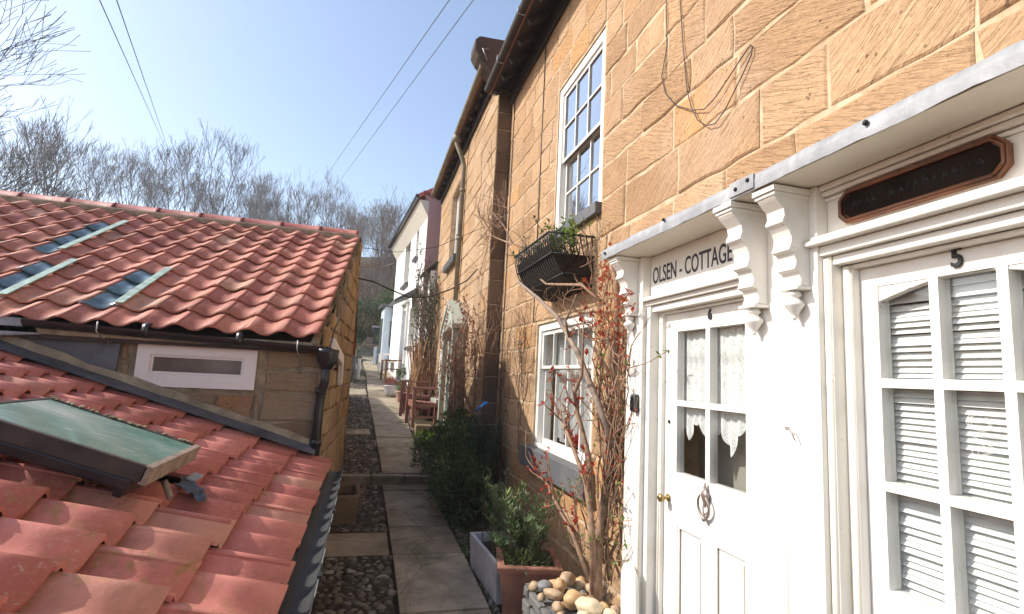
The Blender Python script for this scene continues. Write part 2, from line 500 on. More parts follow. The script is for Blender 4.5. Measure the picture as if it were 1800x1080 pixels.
def lace():
    m = Mat('net_curtain', (.88, .87, .85), .8, 0, .2)
    v = m.map((1, 1, 1))
    holes = m.math('MULTIPLY', m.ramp(m.voro(150, vec=v), [(.30, 1), (.42, 0)]), .45)
    pat = m.ramp(m.noise(24, 3, .6), [(.48, 0), (.56, 1)])
    al = m.math('SUBTRACT', .96, m.math('MULTIPLY', holes, m.math('SUBTRACT', 1, m.math('MULTIPLY', pat, .75))))
    m._in(al, m.p.inputs['Alpha'])
    return m.m
LACE = lace()
SHEER = simple('sheer_curtain_cloth', (.74, .73, .72), .85, 0, .12, 8).m
BLIND = simple('white_blind_slat', (.84, .84, .82), .5, 0, .06, 5).m

# ------------------------------------------------------------------ terrain
def lerp(a, b, t): return a + (b - a) * t
PROF = [(-40, -1.2), (0, -.10), (4, 0), (6, .08), (7.84, .15), (7.9, .26), (11.4, .68), (14.3, 1.02), (19, 1.65), (22, 2.02), (25, 2.4), (30, 4.2), (45, 9.2), (60, 13.6), (80, 16), (140, 18)]
def gz(y):
    for (a, za), (b, zb) in zip(PROF, PROF[1:]):
        if y <= b: return lerp(za, zb, (y - a) / (b - a))
    return PROF[-1][1]
def groundmat():
    m = Mat('bare_earth', (.10, .075, .05), .95, 0, .2)
    n = m.noise(1.3, 8, .7)
    c = m.ramp(n, [(.3, (.055, .042, .028)), (.55, (.12, .09, .055)), (.75, (.10, .11, .05))])
    c = m.mix(m.ramp(m.noise(18, 5), [(.5, 0), (.7, .6)]), c, (.17, .13, .085))
    m.color(c); m.bump(m.noise(6, 8, .7), .8, .06); return m.m
GROUND = groundmat()
mb = MB(); mb.smooth = True
ys = [-40, -20, -8, -2, 0, 2, 4, 5, 6, 7, 7.84, 7.9, 9, 10, 11.4, 13, 14.3, 17, 20, 23, 25] + [25 + i * 2.2 for i in range(1, 34)] + [110, 140, 300]
xs = [-300, -120, -80] + [-70 + i * 2.5 for i in range(0, 45)] + [60, 120, 300]
for y in ys:
    for x in xs:
        z = gz(y) - .06
        if y > 26: z += 1.1 * mnoise.noise(V((x * .09, y * .09, 0))) * min(1, (y - 26) / 6)
        if x < -6 and y < 26: z -= min(2.0, (-6 - x) * .2)
        mb.v.append((x, y, z))
nx = len(xs)
for i in range(len(ys) - 1):
    for j in range(nx - 1):
        mb.face((i * nx + j, i * nx + j + 1, (i + 1) * nx + j + 1, (i + 1) * nx + j))
struct(mb.build('ground', GROUND))

# paved slabs of the path
def slabmat():
    m = Mat('worn_paving_slab', (.3, .25, .19), .8, 0, .35)
    a, b, c = m.tint()
    base = m.mix(a, (.36, .285, .195), (.52, .425, .305))
    base = m.mix(m.ramp(m.noise(2.6, 7, .7), [(.38, 0), (.68, .8)]), base, (.16, .125, .085))
    base = m.mix(m.ramp(m.noise(1.1, 6, .7, dist=1), [(.50, 0), (.62, .65)]), base, (.085, .09, .04))
    cr = m.ramp(m.voro(.75, 'DISTANCE_TO_EDGE', vec=m.map((1, 1, 1), (0, 0, .6))), [(.0, .6), (.006, 0)])
    base = m.mix(cr, base, (.04, .035, .025))
    base = m.mix(m.ramp(m.noise(40, 5, .7), [(.45, 0), (.7, .4)]), base, (.42, .36, .28))
    spots = m.math('MULTIPLY', m.ramp(m.voro(16), [(.06, 1), (.10, 0)]), .6)
    base = m.mix(spots, base, (.5, .47, .40))
    m.color(base); m.bump(m.noise(7, 7, .7), .45, .02); m.bump(m.noise(90, 3), .3, .004); return m.m
SLAB = slabmat()
def pxs(y):  # left / right edge of the slab path
    for (a, l0, r0), (b, l1, r1) in zip(PX, PX[1:]):
        if y <= b: t = (y - a) / (b - a); return lerp(l0, l1, t), lerp(r0, r1, t)
    return PX[-1][1:]
PX = [(-3, .33, 1.03), (5, .37, 1.04), (7.9, .34, .98), (11.4, .23, .93), (14.3, .12, .98), (19, .0, .85), (24.6, -.25, .45)]
mb = MB()
y = -3.0; rs = random.Random(3)
def slab(mb, x0, x1, X0, X1, y0, y1, lift=.0, g=.012):
    mb.tint = (rs.random(), rs.random(), rs.random())
    nseg = 5; n = len(mb.v)
    j = [rs.uniform(-.008, .008) for _ in range(4)]
    dz = rs.uniform(-.006, .006)
    c = [(x0 + g, y0 + g), (x1 - g, y0 + g + j[0]), (X1 - g, y1 - g + j[1]), (X0 + g, y1 - g)]
    top = [(a, b, gz(b) + .0 + lift + dz) for a, b in c]; bot = [(a, b, gz(b) - .10) for a, b in c]
    mb.poly(top)
    for i in range(4):
        k = (i + 1) % 4; mb.quad(bot[i], bot[k], top[k], top[i])
cuts = [-3, -2, -1, 0, 1.0, 1.9, 3.0, 4.08, 5.2, 6.0, 6.75, 7.5, 7.82]
for a, b in zip(cuts, cuts[1:]):
    l0, r0 = pxs(a); l1, r1 = pxs(b); slab(mb, l0, r0, l1, r1, a, b)
y = 7.97
while y < 24.3:
    b = min(24.6, y + rs.uniform(.75, 1.2))
    if 11.4 - .4 < b < 11.4 + .4: b = 11.4
    if 14.3 - .4 < b < 14.3 + .4: b = 14.3
    l0, r0 = pxs(y); l1, r1 = pxs(b); slab(mb, l0, r0, l1, r1, y, b); y = b
# cross slabs to the left of the path
slab(mb, -.30, .355, -.28, .355, 5.22, 5.85)
slab(mb, -.45, .10, -.45, .05, 14.6, 15.5); slab(mb, -.42, .2, -.42, .16, 10.3, 10.75)
slab(mb, -.48, .05, -.48, .0, 17.2, 18.0)
struct(mb.build('path', SLAB, bevel=.008))
# stone kerb forming the step
mb = MB(); rs = random.Random(8)
x = -.32
for w in (.52, .45, .47):
    mb.tint = (rs.random(), .2, .2); mb.box(x, x + w - .008, 7.80, 7.98, .02, .262 + rs.uniform(-.004, .004)); x += w
struct(mb.build('stone_step', SLAB, bevel=.015))

# cobbles
def cobmat():
    m = Mat('beach_cobble', (.2, .18, .15), .65, 0, .4)
    a, b, c = m.tint()
    base = m.mix(a, (.055, .045, .035), (.22, .18, .135))
    base = m.mix(m.ramp(b, [(.8, 0), (.95, .7)]), base, (.40, .37, .33))
    base = m.mix(m.ramp(m.noise(22, 5), [(.5, 0), (.75, .5)]), base, (.10, .08, .05))
    m.color(base); m.bump(m.noise(60, 4), .3, .004); return m.m
COB = cobmat()
def cobbles(mb, x0f, x1f, y0, y1, seed, big=1.0):
    rs = random.Random(seed); y = y0
    while y < y1:
        h = rs.uniform(.035, .075) * big; x = x0f(y) + rs.uniform(0, .03)
        while x < x1f(y):
            w = rs.uniform(.045, .125) * big
            if x + w > x1f(y) + .02: break
            mb.tint = (rs.random(), rs.random(), rs.random())
            c = (x + w / 2, y + h / 2 + rs.uniform(-.012, .012), gz(y) - .035 + rs.uniform(-.008, .009))
            rz = Matrix.Rotation(rs.uniform(-.5, .5), 3, 'Z')
            mb.blob(c, (w * .53, h * .54, rs.uniform(.030, .042)), seed=rs.random() * 90, nu=9, nv=6, amp=.25, M=rz)
            x += w * .98
        y += h * .94
mb = MB()
L = lambda y: -.34
Rr = lambda y: pxs(y)[0] - .01
cobbles(mb, L, Rr, 3.0, 5.18, 1); cobbles(mb, L, Rr, 5.9, 7.78, 2)
cobbles(mb, L, Rr, 8.0, 10.28, 3); cobbles(mb, L, Rr, 10.78, 14.6, 4)
cobbles(mb, lambda y: -.5, Rr, 15.5, 17.2, 5, 1.2); cobbles(mb, lambda y: -.5, Rr, 18.0, 21, 6, 1.3)
struct(mb.build('cobble_paving', COB))
# trodden earth between the stones
mb = MB(); mb.smooth = True
yy_ = [2 + .1 * i for i in range(180)]
for y in yy_:
    for i in range(25):
        x = lerp(-.6, 1.75, i / 24); l, r_x = pxs(y)
        z = gz(y) - .013 + .008 * mnoise.noise(V((x * 5, y * 5, 0)))
        if l - .03 < x < r_x + .03: z -= .03
        if x > r_x + .2: z += .03 + .03 * mnoise.noise(V((x * 3, y * 3, 4)))
        mb.v.append((x, y, z))
for i in range(len(yy_) - 1):
    for j in range(24): mb.face((i * 25 + j, i * 25 + j + 1, (i + 1) * 25 + j + 1, (i + 1) * 25 + j))
def earthmat():
    m = Mat('trodden_earth', (.1, .07, .05), .95, 0, .2)
    c = m.ramp(m.noise(4, 8, .75), [(.3, (.035, .026, .018)), (.55, (.085, .062, .04)), (.75, (.15, .12, .085))])
    c = m.mix(m.math('MULTIPLY', m.ramp(m.noise(3, 4), [(.52, 0), (.6, 1)]), m.ramp(m.noise(60, 3), [(.4, .2), (.6, .9)])), c, (.05, .07, .02))
    m.color(c); m.bump(m.noise(30, 8, .75), .9, .03); return m.m
struct(mb.build('earth_bed', earthmat()))
# rough pebbly border on the cottage side of the path
mb = MB()
cobbles(mb, lambda y: pxs(y)[1] + .01, lambda y: min(1.64, pxs(y)[1] + .16), 2.4, 7.7, 11, .8)
cobbles(mb, lambda y: pxs(y)[1] + .01, lambda y: 1.46, 8.0, 12.9, 12, .9)
cobbles(mb, lambda y: pxs(y)[1] + .01, lambda y: 1.3 - .08 * (y - 13.5), 12.9, 19, 13, 1.1)
struct(mb.build('pebble_border', COB))

# ------------------------------------------------------------------ masonry
def cellwall(mb, O, U, N, u0, u1, v0, v1, ops, thick=.3, top=True):
    """wall panel with openings: front skin, back skin and reveals"""
    O = V(O); U = V(U); N = V(N); Z = V((0, 0, 1))
    P = lambda u, v, d=0: O + U * u + Z * v - N * d
    us = sorted({u0, u1, *[max(u0, min(u1, o[0])) for o in ops], *[max(u0, min(u1, o[1])) for o in ops]})
    vs = sorted({v0, v1, *[max(v0, min(v1, o[2])) for o in ops], *[max(v0, min(v1, o[3])) for o in ops]})
    for a, b in zip(us, us[1:]):
        for c, d in zip(vs, vs[1:]):
            mu, mv = (a + b) / 2, (c + d) / 2
            if any(o[0] < mu < o[1] and o[2] < mv < o[3] for o in ops): continue
            mb.quad(P(a, c), P(b, c), P(b, d), P(a, d)); mb.quad(P(a, c, thick), P(a, d, thick), P(b, d, thick), P(b, c, thick))
    for (a, b, c, d) in ops:
        mb.quad(P(a, c), P(a, d), P(a, d, thick), P(a, c, thick)); mb.quad(P(b, c), P(b, c, thick), P(b, d, thick), P(b, d))
        mb.quad(P(a, c), P(a, c, thick), P(b, c, thick), P(b, c)); mb.quad(P(a, d), P(b, d), P(b, d, thick), P(a, d, thick))
    mb.quad(P(u0, v0), P(u0, v1), P(u0, v1, thick), P(u0, v0, thick)); mb.quad(P(u1, v0), P(u1, v0, thick), P(u1, v1, thick), P(u1, v1))
    mb.quad(P(u0, v1), P(u1, v1), P(u1, v1, thick), P(u0, v1, thick))

def blocks(mb, O, U, N, lim, rows, ops, seed, w=(.35, .85), gap=.016, proud=.012, jit=.006, skip=None):
    """squared stones laid in courses; lim(v)->(u0,u1)"""
    O = V(O); U = V(U); N = V(N); Z = V((0, 0, 1)); rs = random.Random(seed)
    def put(a, b, c, d, tint):
        if b - a < .03 or d - c < .03: return
        mb.tint = tint
        g = gap / 2
        nu = max(1, int((b - a) / .12)); 
        ring = []
        J = lambda: rs.uniform(-jit, jit)
        for i in range(nu + 1): ring.append((lerp(a + g, b - g, i / nu) + J() * .5, c + g + J()))
        for i in range(1, 3): ring.append((b - g + J(), lerp(c + g, d - g, i / 2)))
        for i in range(1, nu + 1): ring.append((lerp(b - g, a + g, i / nu), d - g + J()))
        ring.append((a + g + J(), (c + d) / 2))
        k = len(ring); n = len(mb.v)
        cu, cv = (a + b) / 2, (c + d) / 2
        pr = proud + rs.uniform(-.004, .005)
        for (u, v) in ring: mb.v.append(tuple(O + U * u + Z * v - N * .02))
        for (u, v) in ring: mb.v.append(tuple(O + U * u + Z * v + N * (pr - .007)))
        for (u, v) in ring:
            uu = u + max(-.010, min(.010, (cu - u))); vv = v + max(-.010, min(.010, (cv - v)))
            mb.v.append(tuple(O + U * uu + Z * vv + N * (pr + rs.uniform(-.002, .002))))
        for i in range(k):
            j = (i + 1) % k
            mb.face((n + i, n + j, n + k + j, n + k + i)); mb.face((n + k + i, n + k + j, n + 2 * k + j, n + 2 * k + i))
        mb.face(tuple(range(n + 2 * k, n + 3 * k)))
    for c, d in zip(rows, rows[1:]):
        u0, u1 = lim((c + d) / 2); u = u0; cuts = []
        while u < u1 - .05:
            ww = rs.uniform(*w)
            if u1 - (u + ww) < w[0] * .7: ww = u1 - u
            cuts.append((u, u + ww)); u += ww
        for (a, b) in cuts:
            pieces = [(a, b, c, d)]
            for o in ops:
                new = []
                for (p, q, r, s_) in pieces:
                    if q <= o[0] or p >= o[1] or s_ <= o[2] or r >= o[3]: new.append((p, q, r, s_)); continue
                    if p < o[0]: new.append((p, o[0], r, s_))
                    if q > o[1]: new.append((o[1], q, r, s_))
                    m0, m1 = max(p, o[0]), min(q, o[1])
                    if r < o[2]: new.append((m0, m1, r, o[2]))
                    if s_ > o[3]: new.append((m0, m1, o[3], s_))
                pieces = new
            t = (rs.random(), rs.random(), rs.random())
            for p in pieces: put(*p, t)
def courses(v0, v1, lo, hi, seed, fixed=()):
    rs = random.Random(seed); fx = sorted([v0, v1, *fixed]); out = [v0]
    for a, b in zip(fx, fx[1:]):
        n = max(1, round((b - a) / ((lo + hi) / 2)))
        hs = [rs.uniform(lo, hi) for _ in range(n)]; s = sum(hs); v = a
        for h in hs: v += h * (b - a) / s; out.append(v)
    return out

# ------------------------------------------------------------------ the near stone cottages
WX = 1.70
cott = thing('stone_cottage', 'tall golden sandstone cottage row with white panelled front, canopy and doors numbered 5 and 6', 'house', (WX, 3, 0))
YU, YN, YE = V((0, 1, 0)), V((-1, 0, 0)), 6.92
O_ = (WX, 0, 0)
ops = [(3.86, 5.32, 1.03, 2.26), (3.80, 4.92, 3.12, 4.66), (-1.2, 2.86, -.3, 2.47)]
mb = MB(); cellwall(mb, O_, YU, YN, -3, YE, -.3, 5.72, ops, .32)
mb.build('mortar_bed', MORTAR, cott)
mb = MB()
rows = courses(-.2, 5.72, .235, .315, 21, (2.55, 3.12, 4.66))
blocks(mb, O_, YU, YN, lambda v: (-3, YE), rows, [(3.84, 5.34, 1.03, 2.28), (3.78, 4.94, 3.10, 4.68), (3.62, 5.5, 2.28, 2.56), (-1.2, 3.0, -.3, 2.50)], 22, w=(.28, .74), gap=.015, jit=.010, proud=.007)
for (a, b, c, d) in ((3.62, 5.5, 2.28, 2.56),):
    blocks(mb, O_, YU, YN, lambda v: (a, b), [c, d], [], 5, w=(1.9, 2.2))
mb.build('wall', SAND, cott)
# party end wall, back wall, floor slabs inside
mb = MB()
mb.box(WX + .0, 6, YE - .0, YE + .25, -.3, 5.7); mb.box(6, 6.2, -3, YE + .25, -.3, 5.7); mb.box(WX, 6, -3.2, -3, -.3, 5.7)
mb.build('shell_wall', MORTAR2, cott)
mb = MB(); mb.box(WX + .32, 5.99, -2.99, YE - .01, 2.60, 2.85); mb.box(WX + .32, 5.99, -2.99, YE - .01, -.2, .12); mb.box(3.2, 3.3, -2.99, YE - .01, .125, 2.59)
mb.build('floor', ROOMWALL, cott)
# roof: boarded eaves, tiles seen from below only at the edge
mb = MB()
ex, ez, rx, rz = 1.36, 5.60, 4.0, 7.55
mb.extrude([(ex, -3.2, ez), (rx, -3.2, rz), (rx, -3.2, rz + .12), (ex - .02, -3.2, ez + .10)], (0, YE + 3.2 - .02, 0))
mb.extrude([(6.6, -3.2, ez), (rx, -3.2, rz + .12), (rx, -3.2, rz), (6.5, -3.2, ez - .1)], (0, YE + 3.2 - .02, 0))
mb.build('roof', TILE, cott)
mb = MB()
for i in range(26):
    y0 = -3 + i * .39
    if y0 < YE - .12: mb.beam((ex + .04, y0, ez - .035), (2.3, y0, ez + .63), .06, .09)
mb.box(ex + .30, ex + .33, -3.1, YE - .05, 5.50, 5.72)
mb.extrude([(ex + .01, -3.1, ez - .005), (rx - .3, -3.1, rz - .235), (rx - .3, -3.1, rz - .25), (ex + .01, -3.1, ez - .02)], (0, YE + 3.05, 0))
mb.build('rafter_ends', WOODDARK, cott)
mb = MB(); mb.smooth = True
pts = [(0.055 * math.cos(a), 0.055 * math.sin(a)) for a in [PI + PI * i / 8 for i in range(9)]]
for s_ in (1,):
    outer = [(ex - .03 + p[0], -3.2, ez + .07 + p[1]) for p in pts]; inner = [(ex - .03 + p[0] * .86, -3.2, ez + .075 + p[1] * .86) for p in reversed(pts)]
    mb.extrude(outer + inner, (0, YE + 3.2 - .02, 0))
gut = mb.build('gutter', WOODDARK, cott)
mb = MB()
for yb in (5.15, 6.1, 4.2):
    mb = MB(); mb.tube([(ex - .09, yb, ez + .09), (ex - .095, yb, ez + .0), (ex - .03, yb, ez - .01), (ex + .04, yb, ez + .04)], .006, 5)
    mb.build('gutter_bracket', GALV, gut)

# canopy with leaded edge
CX, CF = 1.38, 2.46
mb = MB(); mb.box(CX + .004, WX - .002, -1.2, 3.035, CF, CF + .028); mb.box(CX + .006, CX + .06, -1.2, 3.03, CF + .029, CF + .05)
can = mb.build('canopy', CREAM, cott, bevel=.003)
mb = MB(); mb.smooth = False
# lead dressed over: wavy sheet
n0 = len(mb.v); ny = 120
prof = [(CX - .004, CF - .002), (CX - .005, CF + .03), (CX - .001, CF + .058), (CX + .03, CF + .072), (WX - .004, CF + .105), (WX + .004, CF + .15)]
for i in range(ny + 1):
    y = -1.2 + 4.25 * i / ny
    for k, (x, z) in enumerate(prof):
        w = .0035 * mnoise.noise(V((y * 6, k * .9, 1))) + .002 * mnoise.noise(V((y * 21, k * 2.1, 5)))
        mb.v.append((x - abs(w) * 1.2 - .001, y, z + w * 1.5))
kp = len(prof); mb.smooth = True
for i in range(ny):
    for k in range(kp - 1):
        a = n0 + i * kp + k; mb.face((a, a + 1, a + kp + 1, a + kp))
ld = mb.build('lead_flashing', LEAD, can)
mb = MB()
mb.box(CX - .012, CX - .005, 1.66, 1.80, CF + .004, CF + .064)
mb.build('lead_lap', LEAD, ld, bevel=.003)
mb = MB()
for (yb, zb) in ((1.76, .03), (1.69, .044), (1.18, .040), (2.98, .03), (.55, .04), (2.3, .055)):
    mb = MB(); mb.lathe([(.0085, -.002), (.0085, .004), (.004, .008)], n=10, M=Matrix.Translation((CX - .012, yb, CF + zb)) @ Matrix.Rotation(-PI / 2, 4, 'Y'))
    mb.build('nail', IRON, ld)

# timber front, built piece by piece
FX = 1.55
def jamb_bead(mb, x, y, z0, z1, r): mb.tube([(x, y, z0), (x, y, z1)], r, 10)
mb = MB()
mb.box(FX, WX + .02, 2.83, 3.02, -.1, CF - .002)                       # far pilaster
mb.box(FX, WX + .02, 1.55, 1.93, -.1, CF - .002)                       # panel between doors
mb.box(FX, WX + .02, -1.0, .60, -.1, CF - .002)                        # panel nearer than door 5
# door 6 jamb steps (far side / near side) and head
mb.box(FX + .028, WX, 2.786, 2.829, .02, 2.155)
mb.box(FX + .085, WX, 2.748, 2.785, .02, 2.118)
mb.box(FX + .085, WX, 1.931, 1.965, .02, 2.118)
mb.box(FX + .085, WX, 1.966, 2.747, 2.104, 2.118)
mb.box(FX + .040, WX, 1.931, 2.785, 2.119, 2.155)
# fascia board over door 6 + cornice
mb.box(FX + .052, WX, 1.931, 2.829, 2.203, CF - .002)
mb.box(FX + .020, WX, 1.931, 2.829, 2.157, 2.201)
mb.box(FX - .006, FX + .019, 1.932, 2.829, 2.182, 2.203)
mb.box(FX + .038, FX + .051, 1.932, 2.829, 2.204, 2.216)
# door 5 jambs and head
mb.box(FX + .030, WX, 1.520, 1.549, .02, 2.19)
mb.box(FX + .075, WX, 1.478, 1.519, .02, 2.155)
mb.box(FX + .030, WX, .601, .640, .02, 2.19)
mb.box(FX + .075, WX, .641, .672, .02, 2.155)
mb.box(FX + .075, WX, .673, 1.477, 2.142, 2.155)
mb.box(FX + .036, WX, .641, 1.519, 2.157, 2.19)
mb.box(FX + .048, WX, .601, 1.549, 2.262, CF - .002)
mb.box(FX + .010, WX, .601, 1.560, 2.192, 2.228)
mb.box(FX - .028, WX, .601, 1.585, 2.229, 2.246)
mb.box(FX - .016, WX, .601, 1.572, 2.247, 2.261)
# planted mould under the canopy above the name board
mb.box(FX + .012, FX + .047, .601, 1.549, CF - .022, CF - .003)
mb.box(FX + .026, FX + .047, .601, 1.549, CF - .042, CF - .024)
mb.box(FX + .038, FX + .047, .601, 1.549, CF - .060, CF - .046)
mb.build('door_surround', WHITE, cott, bevel=.004)
mb = MB()
jamb_bead(mb, FX + .004, 1.722, -.1, 2.06, .011)
jamb_bead(mb, FX + .030, 1.536, 0, 2.18, .013); jamb_bead(mb, FX + .076, 1.494, 0, 2.15, .014)
jamb_bead(mb, FX + .086, 2.764, 0, 2.11, .009); jamb_bead(mb, FX + .004, 2.835, 0, 2.15, .008)
mb.build('bead_moulding', CREAM, cott)
# three carved corbels under the canopy
def corbel_mesh(s=1.0, var=0):
    mb = MB(); h = .40 * s
    prof = []   # (depth from wall, z down)
    def arc(cx, cz, r, a0, a1, k=5):
        for i in range(k + 1):
            a = R(lerp(a0, a1, i / k)); prof.append((cx + r * math.cos(a), cz + r * math.sin(a)))
    prof += [(0, 0), (.150, 0), (.152, -.018), (.142, -.030), (.128, -.044), (.112, -.060), (.108, -.085), (.116, -.100), (.118, -.112), (.104, -.122)]
    prof += [(.090, -.138), (.080, -.160), (.080, -.182), (.088, -.204), (.092, -.214), (.070, -.222), (.066, -.236), (.060, -.252), (.064, -.270), (.070, -.284), (.046, -.292), (.044, -.306), (.038, -.320), (.044, -.334), (.046, -.342), (0, -.346)]
    W = .090
    pts = [(-p[0] * s, 0, p[1] * s) for p in prof]
    mb.extrude(pts, (0, W, 0))
    mb.box(-.166 * s, 0, -.013, W + .013, .0, .022); mb.box(-.158 * s, 0, -.007, W + .007, -.014, -.001)
    mb.box(-.062 * s, 0, -.005, W + .005, -.358 * s, -.346 * s)
    mb.lathe([(.012, 0), (.024, -.008), (.026, -.018), (.016, -.030), (.033, -.046), (.036, -.056), (.022, -.076), (.009, -.094), (.010, -.104), (.003, -.112)], c=(-.030, W / 2, -.356 * s), n=14)
    return mb
for (yc, zt, s_) in ((2.885, CF - .026, .92), (1.80, CF - .030, 1.12), (1.585, CF - .030, 1.0)):
    mb = corbel_mesh(s_); local(Matrix.Translation((FX, yc, zt)), mb)
    mb.build('corbel', WHITE, cott, bevel=.0025)

# door 6
def door_leaf(mb, X0, th, y0, y1, z0, z1, cols, rws, panels, midr):
    """cols/rws: glazing bars; panels: list of (y0,y1,z0,z1) raised panels"""
    pass
def frame_rects(mb, X, th, y0, y1, z0, z1, holes):
    us = sorted({y0, y1, *[h[0] for h in holes], *[h[1] for h in holes]}); vs = sorted({z0, z1, *[h[2] for h in holes], *[h[3] for h in holes]})
    cellwall(mb, (X, 0, 0), YU, YN, y0, y1, z0, z1, holes, th)
DX = 1.66
d6 = MB()
h6 = [(2.372, 2.628, 1.622, 2.000), (2.075, 2.338, 1.622, 2.000), (2.372, 2.628, 1.238, 1.592), (2.075, 2.338, 1.238, 1.592)]
p6 = [(2.400, 2.615, .30, .965), (2.080, 2.300, .30, .965)]
frame_rects(d6, DX, .045, 1.966, 2.746, .13, 2.102, h6 + p6)
for (a, b, c, d) in p6:
    d6.box(DX + .018, DX + .04, a - .001, b + .001, c - .001, d + .001)
    d6.extrude([(DX + .018, a + .03, c + .03), (DX + .018, b - .03, c + .03), (DX + .018, b - .03, d - .03), (DX + .018, a + .03, d - .03)], (-.009, 0, 0))
    for (q, r_a, r_b) in (('y', c, d),):
        d6.tube([(DX + .008, a + .006, c), (DX + .008, a + .006, d)], .006, 6); d6.tube([(DX + .008, b - .006, c), (DX + .008, b - .006, d)], .006, 6)
        d6.tube([(DX + .008, a, d - .006), (DX + .008, b, d - .006)], .006, 6); d6.tube([(DX + .008, a, c + .006), (DX + .008, b, c + .006)], .006, 6)
door6 = d6.build('door', WHITE, cott, bevel=.003)
door6['label'] = 'white half glazed panelled door numbered 6'
for (a, b, c, d) in h6:
    mb = MB(); mb.box(DX + .022, DX + .026, a - .004, b + .004, c - .004, d + .004); mb.build('glass', GLASS, door6)
def curtain(name, X, y0, y1, z1, zf, mat, parent, amp=.014, wl=.055, seed=0, ny=90, scallop=None):
    mb = MB(); mb.smooth = True; rs = random.Random(seed); ph = [rs.uniform(0, 6) for _ in range(4)]
    nz = 14
    for i in range(ny + 1):
        y = lerp(y0, y1, i / ny)
        zb = zf(y)
        for k in range(nz + 1):
            z = lerp(z1, zb, k / nz)
            x = X + amp * (math.sin(y * 2 * PI / wl + ph[0] + .8 * math.sin(z * 3 + ph[1])) + .5 * math.sin(y * 2 * PI / (wl * 2.7) + ph[2])) * (.5 + .5 * k / nz)
            mb.v.append((x, y, z))
    for i in range(ny):
        for k in range(nz):
            a = i * (nz + 1) + k; mb.face((a, a + 1, a + nz + 2, a + nz + 1))
    return mb.build(name, mat, parent)
def lacehem(y):
    t = (y - 2.07) / .56
    return 1.42 + .11 * abs(math.sin(t * PI * 3.2)) - .05 * abs(math.sin(t * PI * 1.1)) + .012 * math.sin(t * 60)
curtain('lace_curtain', DX + .055, 2.03, 2.70, 2.05, lacehem, LACE, door6, .008, .06, 3, 140)
mb = MB(); mb.box(DX + .30, DX + .32, 1.7, 3.0, .3, 2.2)  # pale panel added behind the glass to brighten the dark interior
mb.build('added_bright_panel', ROOMWALL, door6)
mb = MB(); mb.box(DX + .20, DX + .24, 2.10, 2.19, 1.30, 1.37); mb.blob((DX + .22, 2.14, 1.38), (.02, .03, .05), 2, 8, 6); mb.build('ornament_behind_glass', DARKROOM, door6)
# knocker
mb = MB(); kx, ky, kz = DX - .003, 2.352, 1.175
mb.lathe([(.012, -.004), (.012, .0), (.006, .006), (.005, .012)], n=8, M=Matrix.Translation((kx, ky, kz - .085)) @ Matrix.Rotation(-PI / 2, 4, 'Y'))
mb.lathe([(.004, .062), (.010, .056), (.005, .048), (.013, .040), (.009, .028), (.020, .020), (.030, .006), (.024, -.012), (.016, -.03), (.010, -.045), (.004, -.055)], c=(kx - .012, ky, kz), n=14, sx=.55)
mb.build('knocker_plate', PEWTER, door6)
mb = MB()
ring = [(kx - .022 - .006 * math.sin(a), ky + (.040 + .004 * math.cos(2 * a)) * math.cos(a), kz - .048 + .058 * math.sin(a)) for a in [R(125) + R(290) * i / 22 for i in range(23)]]
mb.tube(ring, [.0045 + .003 * math.sin(PI * i / 22) for i in range(23)], 8)
mb.blob((kx - .02, ky, kz - .108), (.010, .013, .013), 1, 8, 6)
mb.build('knocker', PEWTER, door6)
mb = MB(); M = Matrix.Translation((DX - .002, 2.700, 1.09)) @ Matrix.Rotation(-PI / 2, 4, 'Y')
mb.lathe([(.021, 0), (.021, .004), (.009, .008), (.008, .030), (.017, .036), (.023, .046), (.021, .056), (.012, .063)], n=16, M=M)
mb.build('doorknob', BRASS, door6)
mb = MB(); mb.lathe([(.010, 0), (.010, .005), (.003, .007)], n=12, M=Matrix.Translation((DX - .002, 2.70, 1.50)) @ Matrix.Rotation(-PI / 2, 4, 'Y')); mb.build('keyhole', IRON, door6)

def lettering(name, s, size, M, mat, parent, depth=.002, sx=1.0, bold=0.0, shear=0, space=1.0):
    cu = bpy.data.curves.new(name, 'FONT'); cu.body = s; cu.size = size; cu.extrude = depth; cu.offset = bold; cu.shear = shear
    cu.space_character = space; cu.align_x = 'LEFT'
    o = bpy.data.objects.new(name + '_src', cu); col.objects.link(o)
    bpy.context.view_layer.update()
    dg = bpy.context.evaluated_depsgraph_get()
    me = bpy.data.meshes.new_from_object(o.evaluated_get(dg))
    bpy.data.objects.remove(o); me.name = name
    me.transform(M @ Matrix.Diagonal((sx, 1, 1, 1)))
    me.materials.clear(); me.materials.append(mat)
    q = bpy.data.objects.new(name, me); col.objects.link(q)
    q.parent = parent; q.matrix_parent_inverse = pinv(parent)
    return q, me
def facing(x, y, z):   # text frame on a -X facing surface, reading towards -Y
    return Matrix(((0, 0, -1, x), (-1, 0, 0, y), (0, 1, 0, z), (0, 0, 0, 1)))
q, me = lettering('house_number', '6', .075, facing(DX - .003, 2.348, 2.042), BLKPAINT, door6, .004, .85, .0016)
board6 = MB(); board6.box(FX + .0495, FX + .0515, 1.95, 2.82, 2.222, 2.44)
b6 = board6.build('name_board', WHITE, cott)
q, me = lettering('lettering', 'OLSEN - COTTAGE', .135, facing(FX + .0485, 2.80, 2.290), BLKPAINT, b6, .0008, 1.0, .0012)
w_ = max(v.co.y for v in me.vertices) - min(v.co.y for v in me.vertices)
k_ = .715 / w_
for v in me.vertices: v.co.y = 2.80 + (v.co.y - 2.80) * k_

